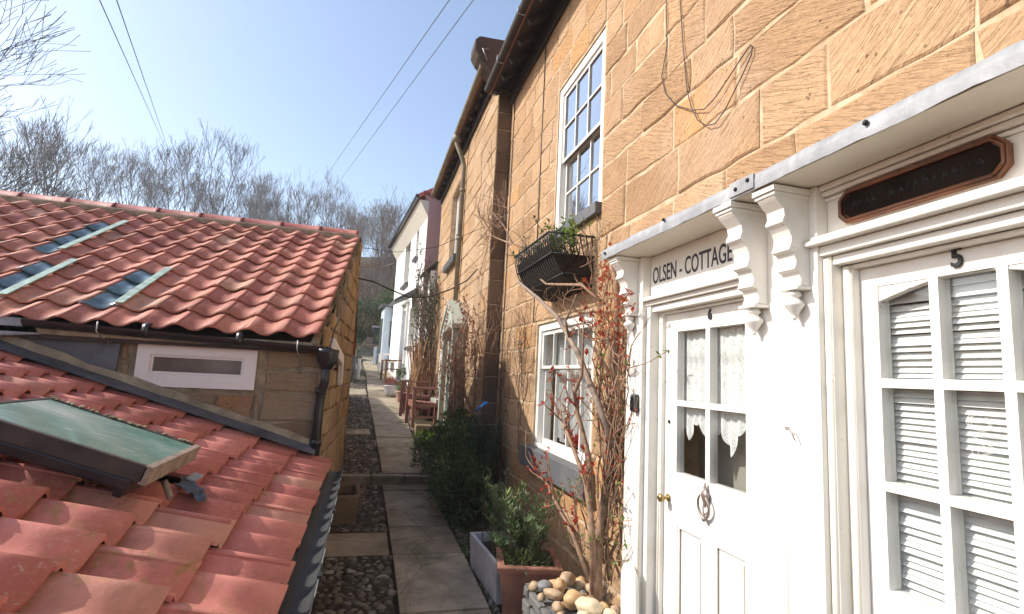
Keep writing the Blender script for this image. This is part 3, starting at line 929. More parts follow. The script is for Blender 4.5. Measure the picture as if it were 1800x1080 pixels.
# door 5
d5 = MB(); c5 = [(1.236, 1.412), (1.058, 1.206), (.870, 1.028)]
c5 = [(1.240, 1.412), (1.054, 1.212), (.868, 1.026)]
r5 = [(1.758, 2.070), (1.425, 1.728), (1.090, 1.395)]
h5 = [(a, b, c, d) for (a, b) in c5 for (c, d) in r5]
p5 = [(1.10, 1.40, .28, .90), (.75, 1.05, .28, .90)]
frame_rects(d5, DX, .05, .674, 1.476, .13, 2.140, h5 + p5)
for (a, b, c, d) in p5: d5.box(DX + .018, DX + .04, a, b, c, d)
# arched heads over the outer panes
for (a, b, side) in ((1.240, 1.412, 1), (1.054, 1.212, 0), (.868, 1.026, -1)):
    pts = []
    N_ = 8
    top = 2.0715
    for i in range(N_ + 1):
        yy = lerp(b, a, i / N_)
        t = (1.412 - yy) / (1.412 - .868)      # one segmental arch over the three
        drop = .060 * (1 - math.sin(PI * t)) ** 1.0 if side else .012 * (1 - math.sin(PI * t)) 
        pts.append((DX + .003, yy, top - max(.004, .060 * (1 - math.sin(PI * (t * .94 + .03))) ** .9)))
    poly = [(DX + .003, b, top)] + pts + [(DX + .003, a, top)]
    d5.extrude(poly, (.030, 0, 0))
door5 = d5.build('door', WHITE, cott, bevel=.003)
door5['label'] = 'white door numbered 5 with nine small panes'
for (a, b, c, d) in h5:
    mb = MB(); mb.box(DX + .030, DX + .033, a - .004, b + .004, c - .004, d + .004); mb.build('glass', GLASS, door5)
mb = MB()
rs = random.Random(4)
z = 1.075
while z < 2.09:
    M = Matrix.Translation((DX + .062, 0, z)) @ Matrix.Rotation(R(-56 + rs.uniform(-5, 5)), 4, 'Y')
    mb.box(-.0125, .0125, .84, 1.45, -.0006, .0006, M @ Matrix.Rotation(R(rs.uniform(-.25, .25)), 4, 'X')); z += .0205
mb.build('venetian_blind', BLIND, door5)
q, me = lettering('house_number', '5', .085, facing(DX - .005, 1.168, 2.090), IRON, door5, .004, .85, .0016)
# etched flower on the middle pane
mb = MB(); ex_ = DX + .0285
for k in range(7):
    a0 = k * .9; r0 = .008 + .0055 * k
    pts = [(ex_, 1.130 + (r0 + .004 * math.sin(a * 2 + k)) * math.cos(a + a0), 1.640 + (r0 * .72) * math.sin(a + a0)) for a in [2.6 * i / 9 for i in range(10)]]
    mb.tube(pts, .0009, 4)
for k in range(5):
    mb.tube([(ex_, 1.13 + .03 * math.cos(k), 1.60 - .01 * k), (ex_, 1.13 + .012 * k - .02, 1.575 - .01 * k), (ex_, 1.13 + .016 * k - .03, 1.56)], .0008, 4)
mb.build('etched_flower', BLIND, door5)
# name plaque above door 5
def octo(y0, y1, z0, z1, c, x):
    return [(x, y0 + c, z0), (x, y1 - c, z0), (x, y1, z0 + c), (x, y1, z1 - c), (x, y1 - c, z1), (x, y0 + c, z1), (x, y0, z1 - c), (x, y0, z0 + c)]
mb = MB()
PXN = FX + .048
mb.extrude(octo(.955, 1.475, 2.292, 2.408, .030, PXN), (-.014, 0, 0))
for k, (g, dx) in enumerate(((0, .020), (.008, .026))):
    a = octo(.955 + g, 1.475 - g, 2.292 + g, 2.408 - g, .030 - g * .4, PXN - dx)
    mb.tube(a + [a[0]], .0055, 6)
plq = mb.build('plaque', SPAINT, cott)
plq['label'] = 'dark varnished wooden name plaque with clipped corners and worn illegible letters'
mb = MB(); mb.extrude(octo(.972, 1.458, 2.307, 2.393, .024, PXN - .0142), (-.0025, 0, 0)); fc = mb.build('plaque_face', SIGNDARK, plq)
mb = MB(); rs = random.Random(12); yy = 1.425
while yy > 1.0:     # worn, unreadable carved strokes
    hh = rs.uniform(.020, .040); w = rs.uniform(.010, .020)
    mb.tube([(PXN - .0175, yy, 2.335), (PXN - .018, yy - w * .3, 2.335 + hh), (PXN - .0175, yy - w, 2.335 + hh * rs.uniform(.1, .8))], .0026, 5)
    if rs.random() < .6: mb.tube([(PXN - .0175, yy, 2.335 + hh * .5), (PXN - .018, yy - w, 2.335 + hh * .45)], .0022, 5)
    yy -= w + rs.uniform(.006, .016)
    if rs.random() < .12: yy -= .03
mb.build('worn_lettering', SIGNGREEN, fc)
mb = MB(); mb.tube([(FX - .001, 1.700, 1.565), (FX - .02, 1.698, 1.566), (FX - .022, 1.690, 1.560), (FX - .020, 1.675, 1.562), (FX - .024, 1.660, 1.552), (FX - .024, 1.652, 1.530), (FX - .018, 1.648, 1.524)], .0028, 6)
mb.build('hook', PEWTER, cott)
# key safe by the door
mb = MB(); mb.box(FX - .034, FX - .001, 2.84, 2.895, 1.535, 1.64)
ks = mb.build('key_safe', GREYPIPE, cott, bevel=.008)
mb = MB(); mb.box(FX - .040, FX - .0345, 2.85, 2.886, 1.545, 1.605)
mb.lathe([(.012, 0), (.012, .008), (.008, .01)], n=12, M=Matrix.Translation((FX - .035, 2.868, 1.618)) @ Matrix.Rotation(-PI / 2, 4, 'Y'))
mb.build('dial', BLACK, ks)

# sash windows
def sash_window(parent, X, y0, y1, z0, z1, zm, top, bot, depth=.09, fw=.05, flush=.02, mat=WHITE, glass=GLASS, sillmat=None, sill=(.0, .0), name='sash_window', wide=.0):
    """X wall face; top/bot=(cols,rows)"""
    mb = MB(); xf = X + flush
    mb.box(xf, xf + depth + .05, y0 + .002, y0 + fw, z0 + .002, z1 - .002); mb.box(xf, xf + depth + .05, y1 - fw, y1 - .002, z0 + .002, z1 - .002)
    mb.box(xf, xf + depth + .05, y0 + fw + .001, y1 - fw - .001, z1 - fw, z1 - .002); mb.box(xf - .025, xf + depth + .05, y0 + fw + .001, y1 - fw - .001, z0 + .002, z0 + .035)
    w = mb.build(name, mat, parent, bevel=.003)
    def sash(xa, a, b, c, d, cols, rws, st=.038, mr=.030, bar=.018):
        s = MB(); th = .032
        uw = (b - a - 2 * st - (cols - 1) * bar) / cols; vh = (d - c - mr - st - (rws - 1) * bar) / rws
        hs = [(a + st + i * (uw + bar), a + st + i * (uw + bar) + uw, c + mr + j * (vh + bar), c + mr + j * (vh + bar) + vh) for i in range(cols) for j in range(rws)]
        cellwall(s, (xa, 0, 0), YU, YN, a, b, c, d, hs, th)
        so = s.build('sash', mat, w, bevel=.002)
        g = MB(); g.box(xa + .014, xa + .017, a + st * .6, b - st * .6, c + mr * .6, d - st * .6); g.build('pane', glass, w)
    sash(xf + .018, y0 + fw + .002, y1 - fw - .002, zm - .015, z1 - fw - .002, *top)
    sash(xf + .056, y0 + fw + .002, y1 - fw - .002, z0 + .037, zm + .015, *bot, mr=.045)
    if sillmat:
        s = MB(); s.box(X - sill[0], X + .07, y0 - sill[1], y1 + sill[1], z0 - sill[2], z0 - .002)
        s.build('sill', sillmat, w, bevel=.006)
    return w
w1 = sash_window(cott, WX, 3.86, 5.32, 1.03, 2.26, 1.82, (4, 1), (4, 1), fw=.075, sillmat=GREYPAINT, sill=(.10, .10, .20))
w1['label'] = 'lower white sash window with net curtain'
curtain('net_curtain', WX + .20, 3.92, 5.2, 2.2, lambda y: 1.08 + .06 * abs(math.sin(y * 7)), SHEER, w1, .022, .11, 7, 130)
mb = MB(); rs = random.Random(5)
for k in range(26):
    c = V((WX + .14 + rs.uniform(-.02, .02), rs.uniform(4.05, 4.75), 1.10 + rs.uniform(0, .12)))
    for j in range(5):
        a = rs.uniform(0, 6.28); mb.tint = (rs.random(), 0, 0); mb.leaf(c, (rs.uniform(-.6, .2), math.cos(a), math.sin(a)), .045, .04)
mb.build('window_flowers', L_PETAL, w1)
w2 = sash_window(cott, WX, 3.80, 4.92, 3.12, 4.66, 3.86, (3, 2), (3, 2), fw=.085, glass=GLASSSKY, sillmat=GREYPAINT, sill=(.06, .02, .10), flush=.012)
w2['label'] = 'upper white sash window reflecting blue sky'
curtain('net_curtain', WX + .22, 3.90, 4.82, 4.6, lambda y: 3.2, SHEER, w2, .02, .12, 9, 60)

# loose cables on the wall
mb = MB()
mb.tube([(1.685, 2.82, 5.5), (1.682, 2.83, 4.16), (1.68, 2.81, 3.84), (1.68, 2.87, 3.66), (1.68, 2.82, 3.52), (1.677, 2.70, 3.38), (1.672, 2.52, 3.26), (1.668, 2.40, 3.205), (1.668, 2.30, 3.225), (1.672, 2.20, 3.28), (1.675, 2.10, 3.335), (1.68, 2.045, 3.365), (1.68, 2.035, 3.345)], .0032, 5)
mb.tube([(1.684, 2.66, 5.5), (1.682, 2.67, 4.06), (1.68, 2.63, 3.73), (1.678, 2.58, 3.41), (1.674, 2.53, 3.28), (1.668, 2.46, 3.17), (1.664, 2.38, 3.10), (1.664, 2.30, 3.075), (1.668, 2.23, 3.11), (1.672, 2.17, 3.17), (1.676, 2.09, 3.25), (1.68, 2.04, 3.31), (1.68, 2.035, 3.345)], .0032, 5)
o = mb.build('loose_cable', CABLE, cott); o['label'] = 'two thin brown cables looping down the stone wall'
mb = MB(); mb.tube([(1.684, 5.42, 2.3), (1.684, 5.42, 5.5)], .006, 6); mb.tube([(1.684, 6.72, .6), (1.684, 6.74, 5.5)], .007, 6)
o = mb.build('wall_cable', CABLE, cott)

# ------------------------------------------------------------------ second sandstone house, set forward
FX2, F0, F1 = 1.50, 6.93, 12.9
far = thing('stepped_sandstone_house', 'smooth sandstone house set forward beyond the first, with khaki downpipe and gabled porch hood', 'house', (FX2, 9, .4))
ops2 = [(9.85, 11.0, 3.95, 5.45), (9.55, 10.35, .3, 2.62), (10.75, 11.55, 1.2, 2.75)]
mb = MB(); cellwall(mb, (FX2, 0, 0), YU, YN, F0, F1, -.3, 6.05, ops2, .3); 
mb.box(FX2 + .001, 2.2, F0 - .002, F0 + .25, -.3, 6.1)
mb.build('mortar_bed', MORTAR, far)
mb = MB()
rw = courses(-.2, 6.02, .23, .33, 31)
blocks(mb, (FX2, 0, 0), YU, YN, lambda v: (F0 - .01, F1), rw, ops2, 33, w=(.4, 1.0), gap=.010, jit=.003, proud=.010)
mb.build('wall', SANDFAR, far)
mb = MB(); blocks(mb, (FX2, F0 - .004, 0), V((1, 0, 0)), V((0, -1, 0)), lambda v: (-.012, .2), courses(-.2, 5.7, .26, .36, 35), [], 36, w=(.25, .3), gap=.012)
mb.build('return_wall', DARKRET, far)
mb = MB(); mb.box(6, 6.2, F0, F1, -.3, 6); mb.box(FX2 + .001, 6, F1 - .2, F1 - .001, -.3, 6.0); mb.box(FX2 + .31, 5.99, F0 + .26, F1 - .21, 2.95, 3.15); mb.build('shell_wall', MORTAR2, far)
ex2, ez2 = 1.30, 6.02
mb = MB()
mb.extrude([(ex2, F0 + .02, ez2), (4.0, F0 + .02, 8.0), (4.0, F0 + .02, 8.12), (ex2 - .02, F0 + .02, ez2 + .11)], (0, F1 - F0 - .04, 0))
mb.extrude([(6.6, F0 + .02, ez2), (4.0, F0 + .02, 8.12), (4.0, F0 + .02, 8.0), (6.5, F0 + .02, ez2 - .1)], (0, F1 - F0 - .04, 0))
mb.build('roof', TILE, far)
mb = MB()
for i in range(15): mb.beam((ex2 + .05, F0 + .3 + i * .4, ez2 - .03), (2.0, F0 + .3 + i * .4, ez2 + .48), .06, .09)
mb.box(ex2 + .15, ex2 + .19, F0 + .06, F1, ez2 - .14, ez2 + .1)
mb.extrude([(ex2 + .01, F0 + .03, ez2 - .003), (3.8, F0 + .03, 7.83), (3.8, F0 + .03, 7.81), (ex2 + .01, F0 + .03, ez2 - .02)], (0, F1 - F0 - .06, 0))
mb.build('rafter_ends', WOODDARK, far)
mb = MB()
pg = [(0.055 * math.cos(a), 0.055 * math.sin(a)) for a in [PI + PI * i / 8 for i in range(9)]]
mb.extrude([(ex2 - .04 + p[0], F0 + .04, ez2 + .06 + p[1]) for p in pg] + [(ex2 - .04 + p[0] * .86, F0 + .04, ez2 + .065 + p[1] * .86) for p in reversed(pg)], (0, F1 - F0 - .08, 0))
mb.build('gutter', DULLPIPE, far)
mb = MB()
mb.tube([(ex2 - .03, 9.30, ez2 + .02), (ex2 - .03, 9.30, ez2 - .12), (FX2 - .10, 9.30, ez2 - .42), (FX2 - .07, 9.30, ez2 - .55), (FX2 - .07, 9.30, 2.85)], .042, 10)
mb.lathe([(.05, 0), (.075, .02), (.085, .12), (.06, .13)], c=(ex2 - .03, 9.30, ez2 - .10), n=12)
for z in (5.0, 4.1, 3.2): mb.lathe([(.052, 0), (.052, .05)], c=(FX2 - .07, 9.30, z), n=10)
mb.build('downpipe', DULLPIPE, far)
# moulded kneeler and coping at the party wall, with bird spikes
mb = MB()
mb.extrude([(1.70, F0 - .08, 5.62), (1.52, F0 - .08, 5.66), (1.42, F0 - .08, 5.86), (1.30, F0 - .08, 5.98), (1.16, F0 - .08, 6.12), (1.10, F0 - .08, 6.22), (1.10, F0 - .08, 6.36), (1.16, F0 - .08, 6.42), (1.75, F0 - .08, 6.44), (3.9, F0 - .08, 8.35), (3.9, F0 - .08, 8.1), (1.9, F0 - .08, 6.1)], (0, .34, 0))
kn = mb.build('kneeler_stone', DARKST, far, bevel=.02)
mb = MB(); mb.tube([(1.36, F0 - .12, 5.90), (1.74, F0 - .12, 5.90)], .010, 5)
for i in range(6): mb.tube([(1.38 + i * .068, F0 - .12, 5.84), (1.38 + i * .068, F0 - .12, 5.98)], .006, 5)
mb.tube([(1.28, F0 - .11, 6.05), (1.20, F0 - .13, 6.20), (1.30, F0 - .11, 6.22)], .006, 5)
mb.build('bird_spikes', GALV, kn)
w3 = sash_window(far, FX2, 9.85, 11.0, 3.95, 5.45, 4.65, (2, 2), (2, 2), fw=.09, glass=GLASSSKY, sillmat=GREYPIPE, sill=(.10, .12, .14), flush=.10)
mb = MB(); mb.box(FX2 - .004, FX2 + .03, 11.6, 12.2, 4.1, 5.25); o = mb.build('blocked_window', SANDFAR, far, bevel=.01)
# door of the far house + hood on pale posts
mb = MB(); mb.box(FX2 + .08, FX2 + .13, 9.56, 10.34, .55, 2.6); mb.box(FX2 + .0, FX2 + .09, 9.56, 9.66, .5, 2.61); mb.box(FX2 + .0, FX2 + .09, 10.24, 10.34, .5, 2.61)
mb.build('door', SAGE, far, bevel=.01)
w4 = sash_window(far, FX2, 10.75, 11.55, 1.2, 2.75, 2.0, (2, 2), (2, 2), fw=.09, sillmat=SAGE, sill=(.12, .08, .12), flush=.02)
hood = MB()
for s_ in (0,):
    y0, ym, y1, xo = 8.35, 8.95, 9.55, 1.24
    hood.extrude([(xo, y0 - .08, 2.42), (xo, ym, 2.86), (xo, y1 + .08, 2.42), (xo, y1 + .08, 2.50), (xo, ym, 2.95), (xo, y0 - .08, 2.50)], (FX2 - xo - .003, 0, 0))
    hood.box(xo + .03, FX2 - .003, y0, y0 + .05, 2.28, 2.42); hood.box(xo + .03, FX2 - .003, y1 - .05, y1, 2.28, 2.42)
    hood.extrude([(xo + .02, y0, 2.42), (xo + .02, y1, 2.42), (xo + .02, ym, 2.84)], (.03, 0, 0))
hd = hood.build('porch_hood', SAGE, far, bevel=.008)
mb = MB(); mb.box(1.28, 1.36, 8.37, 8.47, gz(8.4) - .05, 2.30); mb.box(FX2 - .14, FX2 - .004, 8.37, 8.47, gz(8.4) - .05, 2.28)
mb.box(1.361, FX2 - .141, 8.385, 8.455, .5, 1.35)
mb.build('porch_post', SAGE, far, bevel=.006)
mb = MB(); mb.box(1.28, 1.36, 9.43, 9.53, gz(9.4) - .05, 2.30); mb.build('porch_post', SAGE, far, bevel=.006)

# ------------------------------------------------------------------ white house with pink gable
WH0 = V((1.23, 13.5, 0)); WD = V((-.075, 1, 0)).normalized(); WNn = V((-WD.y, WD.x, 0))
wh = thing('white_house', 'tall white painted house with a pink gable end further up the alley', 'house', (2.5, 16, 1.2))
lenW = 6.1
opsW = [(1.25, 1.70, 4.9, 5.70), (2.75, 3.85, 4.40, 5.75), (2.3, 3.1, 1.2, 3.55), (.9, 1.9, 2.4, 3.5)]
mb = MB(); cellwall(mb, WH0, WD, WNn, 0, lenW, .8, 6.0, opsW, .3); mb.build('wall', LIME, wh, bevel=.01)
mb = MB()
g0 = WH0 - WD * .02
mb.extrude([(1.225, 13.48, .8), (7.2, 13.95, .8), (7.2, 13.95, 6.2), (4.6, 13.75, 8.4), (1.5, 13.50, 6.17), (1.34, 13.49, 6.22), (1.12, 13.47, 6.29), (1.13, 13.47, 6.20), (1.225, 13.48, 6.10)], (.0, .30, 0))
mb.build('gable_wall', PINK, wh)
mb = MB()
mb.extrude([(1.08, 13.42, 6.29), (1.34, 13.42, 6.24), (1.52, 13.42, 6.19), (4.6, 13.68, 8.45), (4.6, 13.68, 8.53), (1.50, 13.42, 6.26), (1.36, 13.42, 6.31), (1.06, 13.42, 6.36)], (0, .40, 0))
mb.build('coping', RIDGE, wh, bevel=.01)
mb = MB()
e0 = WH0 + WNn * .26
mb.extrude([tuple(e0 + V((0, 0, 6.18))), tuple(WH0 - WNn * 3.2 + V((0, 0, 8.2))), tuple(WH0 - WNn * 3.2 + V((0, 0, 8.32))), tuple(e0 + WNn * .02 + V((0, 0, 6.28)))], WD * (lenW + .1))
mb.build('roof', TILE, wh)
mb = MB(); mb.extrude([tuple(WH0 + WNn * .003 + V((0, 0, 5.70))), tuple(WH0 + WNn * .24 + V((0, 0, 6.12))), tuple(WH0 + WNn * .003 + V((0, 0, 6.12)))], WD * lenW)
mb.build('eaves_soffit', CREAM, wh)
mb = MB(); mb.beam(WH0 + WNn * .30 + V((0, 0, 6.22)), WH0 + WNn * .30 + WD * (lenW + .1) + V((0, 0, 6.20)), .10, .09)
mb.build('gutter', BLACK, wh, bevel=.02)
MW = Matrix(((WNn.x * -1, WD.x, 0, WH0.x), (WNn.y * -1, WD.y, 0, WH0.y), (0, 0, 1, 0), (0, 0, 0, 1)))
def wwin(y0, y1, z0, z1, name='window', frame=CREAM, sill=SLATE):
    mb = MB(); mb.box(.10, .16, y0 + .002, y0 + .07, z0 + .002, z1 - .002, MW); mb.box(.10, .16, y1 - .07, y1 - .002, z0 + .002, z1 - .002, MW)
    mb.box(.10, .16, y0 + .071, y1 - .071, z1 - .07, z1 - .002, MW); mb.box(.10, .16, y0 + .071, y1 - .071, z0 + .002, z0 + .07, MW)
    mb.box(.115, .15, (y0 + y1) / 2 - .015, (y0 + y1) / 2 + .015, z0 + .071, z1 - .071, MW); mb.box(.118, .148, y0 + .071, (y0 + y1) / 2 - .016, (z0 + z1) / 2 - .02, (z0 + z1) / 2 + .02, MW)
    mb.box(.118, .148, (y0 + y1) / 2 + .016, y1 - .071, (z0 + z1) / 2 - .02, (z0 + z1) / 2 + .02, MW)
    w = mb.build(name, frame, wh)
    g = MB(); g.box(.135, .139, y0 + .06, y1 - .06, z0 + .06, z1 - .06, MW); g.build('pane', GLASS, w)
    c = MB(); c.box(.22, .225, y0 + .01, y1 - .01, z0 + .01, z1 - .01, MW); c.build('curtain', SHEER, w)
    s = MB(); s.box(-.09, .09, y0 - .06, y1 + .06, z0 - .09, z0 - .002, MW); s.build('sill', sill, w, bevel=.01)
wwin(1.25, 1.70, 4.9, 5.70); wwin(2.75, 3.85, 4.40, 5.75); wwin(.9, 1.9, 2.4, 3.5)
mb = MB(); mb.box(.06, .12, 2.31, 3.09, 1.25, 3.5, MW); mb.box(.04, .059, 2.42, 2.98, 2.4, 3.3, MW); mb.build('door', PALEBLUE, wh, bevel=.01)
mb = MB(); mb.box(-.06, -.002, 2.15, 2.29, 1.1, 3.7, MW); mb.box(-.06, -.002, 3.11, 3.25, 1.1, 3.7, MW); mb.box(-.12, -.002, 2.1, 3.3, 3.71, 3.80, MW); mb.box(-.05, -.002, .3, .42, 1.0, 3.9, MW)
mb.build('door_surround', WHITE, wh, bevel=.01)
mb = MB(); mb.extrude([tuple(MW @ V((-.005, .45, 3.95))), tuple(MW @ V((-.62, .45, 3.55))), tuple(MW @ V((-.62, .45, 3.48))), tuple(MW @ V((-.005, .45, 3.80)))], WD * 1.3)
mb.build('bay_roof', SLATE, wh)
# pale blue porch at its far end
por = thing('entrance_porch', 'pale blue boarded porch at the far end of the white house', 'porch', (.85, 19.8, 1.5))
mb = MB(); mb.box(-.28, .3, 6.15, 7.3, .9, 4.0, MW); mb.build('walls', PALEBLUE, por, bevel=.01)
mb = MB(); mb.box(-.40, .4, 6.05, 7.4, 4.005, 4.10, MW); mb.build('roof', SLATE, por)
mb = MB(); mb.box(-.31, -.281, 6.5, 7.0, 1.6, 3.6, MW); mb.box(-.05, .2, 6.125, 6.149, 2.6, 3.5, MW); mb.build('glazing_panel', GREYPIPE, por)
# lean-to hood and short wall piece between the sandstone and the white house
lh = thing('tiled_lean_to', 'small lean-to with ragged pantile edge against the pink gable', 'lean-to', (1.5, 13.2, 1))
mb = MB(); mb.extrude([(1.16, 12.93, 4.05), (1.75, 12.93, 4.62), (1.75, 12.93, 4.70), (1.13, 12.93, 4.12)], (0, .52, 0)); mb.build('roof', WOODDARK, lh, bevel=.01)
mb = MB(); mb.box(1.34, 1.9, 12.95, 13.40, .6, 4.2); mb.build('wall', LIME, lh)

# ------------------------------------------------------------------ pantiles
def pantiles(mb, O, U, S, N, cols, rows, cw, gauge, amp, shear=0, seed=1, skip=(), over=.055, thick=.012, nu=12, lift=.024, asym=.12, p=1.35, xs=None, u_off=0):
    """S-shaped clay tiles laid course over course. O eave corner, U along eave, S up the slope"""
    O = V(O); U = V(U).normalized(); S = V(S).normalized(); N = V(N).normalized(); rs = random.Random(seed)
    for j in range(rows):
        for i in range(cols):
            if (i, j) in skip: 
                rs.random(); continue
            mb.tint = (rs.random(), rs.random(), rs.random())
            du, ds, dn, tw = rs.uniform(-.005, .005), rs.uniform(-.012, .012), rs.uniform(-.003, .005), rs.uniform(-.022, .022)
            s0, s1 = j * gauge + ds, (j + 1) * gauge + over
            n = len(mb.v); m = nu + 1
            def hgt(t):
                tt = t - asym * math.sin(2 * PI * t) / 2
                return amp * ((1 + math.cos(2 * PI * tt)) / 2) ** p
            for lay in (0, 1):
                for k, (s_, l_) in enumerate(((s0, lift), ((s0 + s1) / 2, lift * .52), (s1, .0))):
                    for q in range(m):
                        t = -.06 + 1.14 * q / nu
                        u = (i + t) * cw + du + u_off + shear * s_ + tw * (s_ - s0) * .5
                        h = hgt(t) + l_ + dn - lay * thick
                        if t > 1.0: h += .004
                        mb.v.append(tuple(O + U * u + S * s_ + N * h))
            mb.smooth = True
            for k in range(2):
                for q in range(nu):
                    a = n + k * m + q; mb.face((a, a + 1, a + m + 1, a + m))
            mb.smooth = False
            b = n + 3 * m
            for q in range(nu): mb.face((n + q, b + q, b + q + 1, n + q + 1))
            for k in range(2):
                mb.face((n + k * m, n + (k + 1) * m, b + (k + 1) * m, b + k * m)); mb.face((n + k * m + nu, b + k * m + nu, b + (k + 1) * m + nu, n + (k + 1) * m + nu))

# ------------------------------------------------------------------ house A: low stone house with its gable to the alley
AY = 4.40
la = thing('low_stone_house', 'low brown stone house with orange-red pantile roof, small window and gable facing the alley', 'house', (-2, 6.5, 0))
th = R(28.0)
eZ = 1.885; eY = 4.30; rY = 7.12; rZ = eZ + (rY - eY) * math.tan(th)
xw = lambda y: -.335 + .050 * (y - AY) if y < rY else -.199 - .035 * (y - rY)
mb = MB()
opA = [(-1.575, -.785, 1.508, 1.822)]
cellwall(mb, (0, AY, 0), V((1, 0, 0)), V((0, -1, 0)), -6.5, -.345, -.3, 1.88, opA, .28)
gp = [(xw(AY), AY), (xw(rY), rY), (xw(9.7), 9.7)]
gz_ = lambda y: eZ - .02 + (min(y, 2 * rY - y) - eY) * math.tan(th)
bot = [(x, y, -.2) for x, y in gp]; top = [(x, y, gz_(y)) for x, y in gp]
for i in (0, 1): mb.quad(bot[i], bot[i + 1], top[i + 1], top[i])
mb.quad((xw(9.7), 9.7, -.2), (-6.5, 9.7, -.2), (-6.5, 9.7, gz_(9.7)), (xw(9.7), 9.7, gz_(9.7)))
mb.build('mortar_bed', MORTAR2, la)
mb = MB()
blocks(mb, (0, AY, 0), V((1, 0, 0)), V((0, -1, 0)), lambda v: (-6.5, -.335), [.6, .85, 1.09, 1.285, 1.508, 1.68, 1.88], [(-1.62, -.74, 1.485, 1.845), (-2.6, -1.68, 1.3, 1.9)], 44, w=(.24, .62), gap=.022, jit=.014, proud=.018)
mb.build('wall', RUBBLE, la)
# the gable face: rough golden rubble
mb = MB()
for (p, q) in ((0, 1), (1, 2)):
    A_ = V((gp[p][0], gp[p][1], 0)); B_ = V((gp[q][0], gp[q][1], 0)); d = (B_ - A_); Ln = d.length; d.normalize()
    nn = V((d.y, -d.x, 0))
    def limf(v, A_=A_, d=d, Ln=Ln, p=p):
        # u range under the roof slope at height v
        if p == 0:
            u = (v + .02 - eZ) / math.tan(th) + eY - AY
            return (max(0, u), Ln)
        u = rY + (rZ - .04 - v) / math.tan(th) - gp[1][1]
        return (0, max(.1, min(Ln, u)))
    blocks(mb, A_, d, nn, limf, courses(-.1, rZ - .06, .10, .22, 51 + p), [], 52 + p, w=(.14, .42), gap=.018, jit=.014, proud=.022)
mb.build('gable_wall', GOLDST, la)
Sdir = V((0, math.cos(th), math.sin(th))); Nn = V((0, -math.sin(th), math.cos(th)))
ncol, cwA = 27, .236
slope = (rY - eY) / math.cos(th)
gA = (slope - .10) / 11
vx = -.385     # verge at the eave
sh = .055 * math.cos(th)
O_A = V((vx - ncol * cwA, eY, eZ + .02))
gt = [(ncol - 6, j) for j in (1, 2, 3)] + [(ncol - 9, j) for j in (2, 3, 4)][:0]
gtiles = {}
# columns / courses of the glass tiles
for (c_, j0, j1) in ((ncol - 7, 1, 3), (ncol - 10, 1, 3), (ncol - 11, 5, 8)):
    for j in range(j0, j1 + 1): gtiles[(c_, j)] = 1
mb = MB(); pantiles(mb, O_A, (1, 0, 0), Sdir, Nn, ncol, 11, cwA, gA, .042, shear=sh, seed=61, skip=gtiles, p=1.7, asym=.10)
rf = mb.build('roof', TILE, la)
mb = MB()
O_B = V((vx - ncol * cwA, 2 * rY - eY, eZ + .02)); Sb = V((0, -math.cos(th), math.sin(th))); Nb = V((0, math.sin(th), math.cos(th)))
pantiles(mb, O_B, (1, 0, 0), Sb, Nb, ncol, 11, cwA, gA, .044, seed=62, p=1.5, u_off=.17)
mb.build('rear_roof_slope', TILE, la)
mb = MB()    # boarding under the tiles, set back
a0, a1 = O_A + Nn * -.03 - V((3, 0, 0)), V((vx - .03, eY, eZ)) + Nn * -.03
mb.extrude([(a0.x, eY + .02, eZ - .03), (a1.x, eY + .02, eZ - .03), (xw(rY) - .03, rY, rZ - .05), (a0.x, rY, rZ - .05)], (0, 0, -.05))
mb.extrude([(a0.x, rY, rZ - .05), (xw(rY) - .03, rY, rZ - .05), (xw(9.7) - .03, 2 * rY - eY, eZ - .03), (a0.x, 2 * rY - eY, eZ - .03)], (0, 0, -.05))
mb.build('roof_boarding', WOODDARK, la)
mb = MB()   # glass tiles shaped like their neighbours
for (c_, j0, j1) in ((ncol - 7, 1, 3), (ncol - 10, 1, 3), (ncol - 11, 5, 8)):
    mb = MB(); allc = {(i, j): 1 for i in range(ncol) for j in range(11) if not (i == c_ and j0 <= j <= j1)}
    pantiles(mb, O_A, (1, 0, 0), Sdir, Nn, ncol, 11, cwA, gA, .038, shear=sh, seed=61, skip=allc, p=1.7, asym=.10)
    mb.build('glass_tiles', GLASSTILE, rf)
for (c_, j0, j1) in ((ncol - 7, 1, 3), (ncol - 10, 1, 3), (ncol - 11, 5, 8)):
    mb = MB(); pts = []
    for k in range(7):
        s_ = (j0 - .05 + (j1 - j0 + 1.1) * k / 6) * gA
        pts.append(O_A + V(((c_ + 1.02) * cwA + sh * s_, 0, 0)) + Sdir * s_ + Nn * .079)
    for k in range(6): mb.beam(pts[k], pts[k + 1], .062, .010, up=Nn)
    mb.build('lead_strip', GREENLEAD, rf, bevel=.004)
mb = MB()   # ridge
rs = random.Random(71); x = -6.6; xr = xw(rY) - .005
L_ = .455
while x < xr - .05:
    x2 = min(x + L_, xr); mb.tint = (rs.random(), rs.random() * .7, rs.random()); n = 10
    ring = []
    prof = [(.125 * math.cos(a), .125 * math.sin(a) ** .8 if math.sin(a) > 0 else 0) for a in [PI * i / n for i in range(n + 1)]]
    base = len(mb.v); dz = rs.uniform(-.003, .003)
    for xx, k in ((x + .003, 1.0), (x2 - .045, 1.0), (x2 - .04, 1.05), (x2 - .004, 1.05)):
        for (py, pz) in prof: mb.v.append((xx, rY + py * k, rZ - .012 + pz * k + dz))
    mb.smooth = True
    for r_i in range(3):
        for q in range(n):
            a = base + r_i * (n + 1) + q; mb.face((a, a + 1, a + n + 2, a + n + 1))
    mb.smooth = False
    mb.face(tuple(base + 3 * (n + 1) + q for q in range(n + 1)))
    x = x2
mb.build('ridge', RIDGE, la)
mb = MB(); mb.box(-6.6, xr - .01, rY - .155, rY + .155, rZ - .05, rZ + .030)
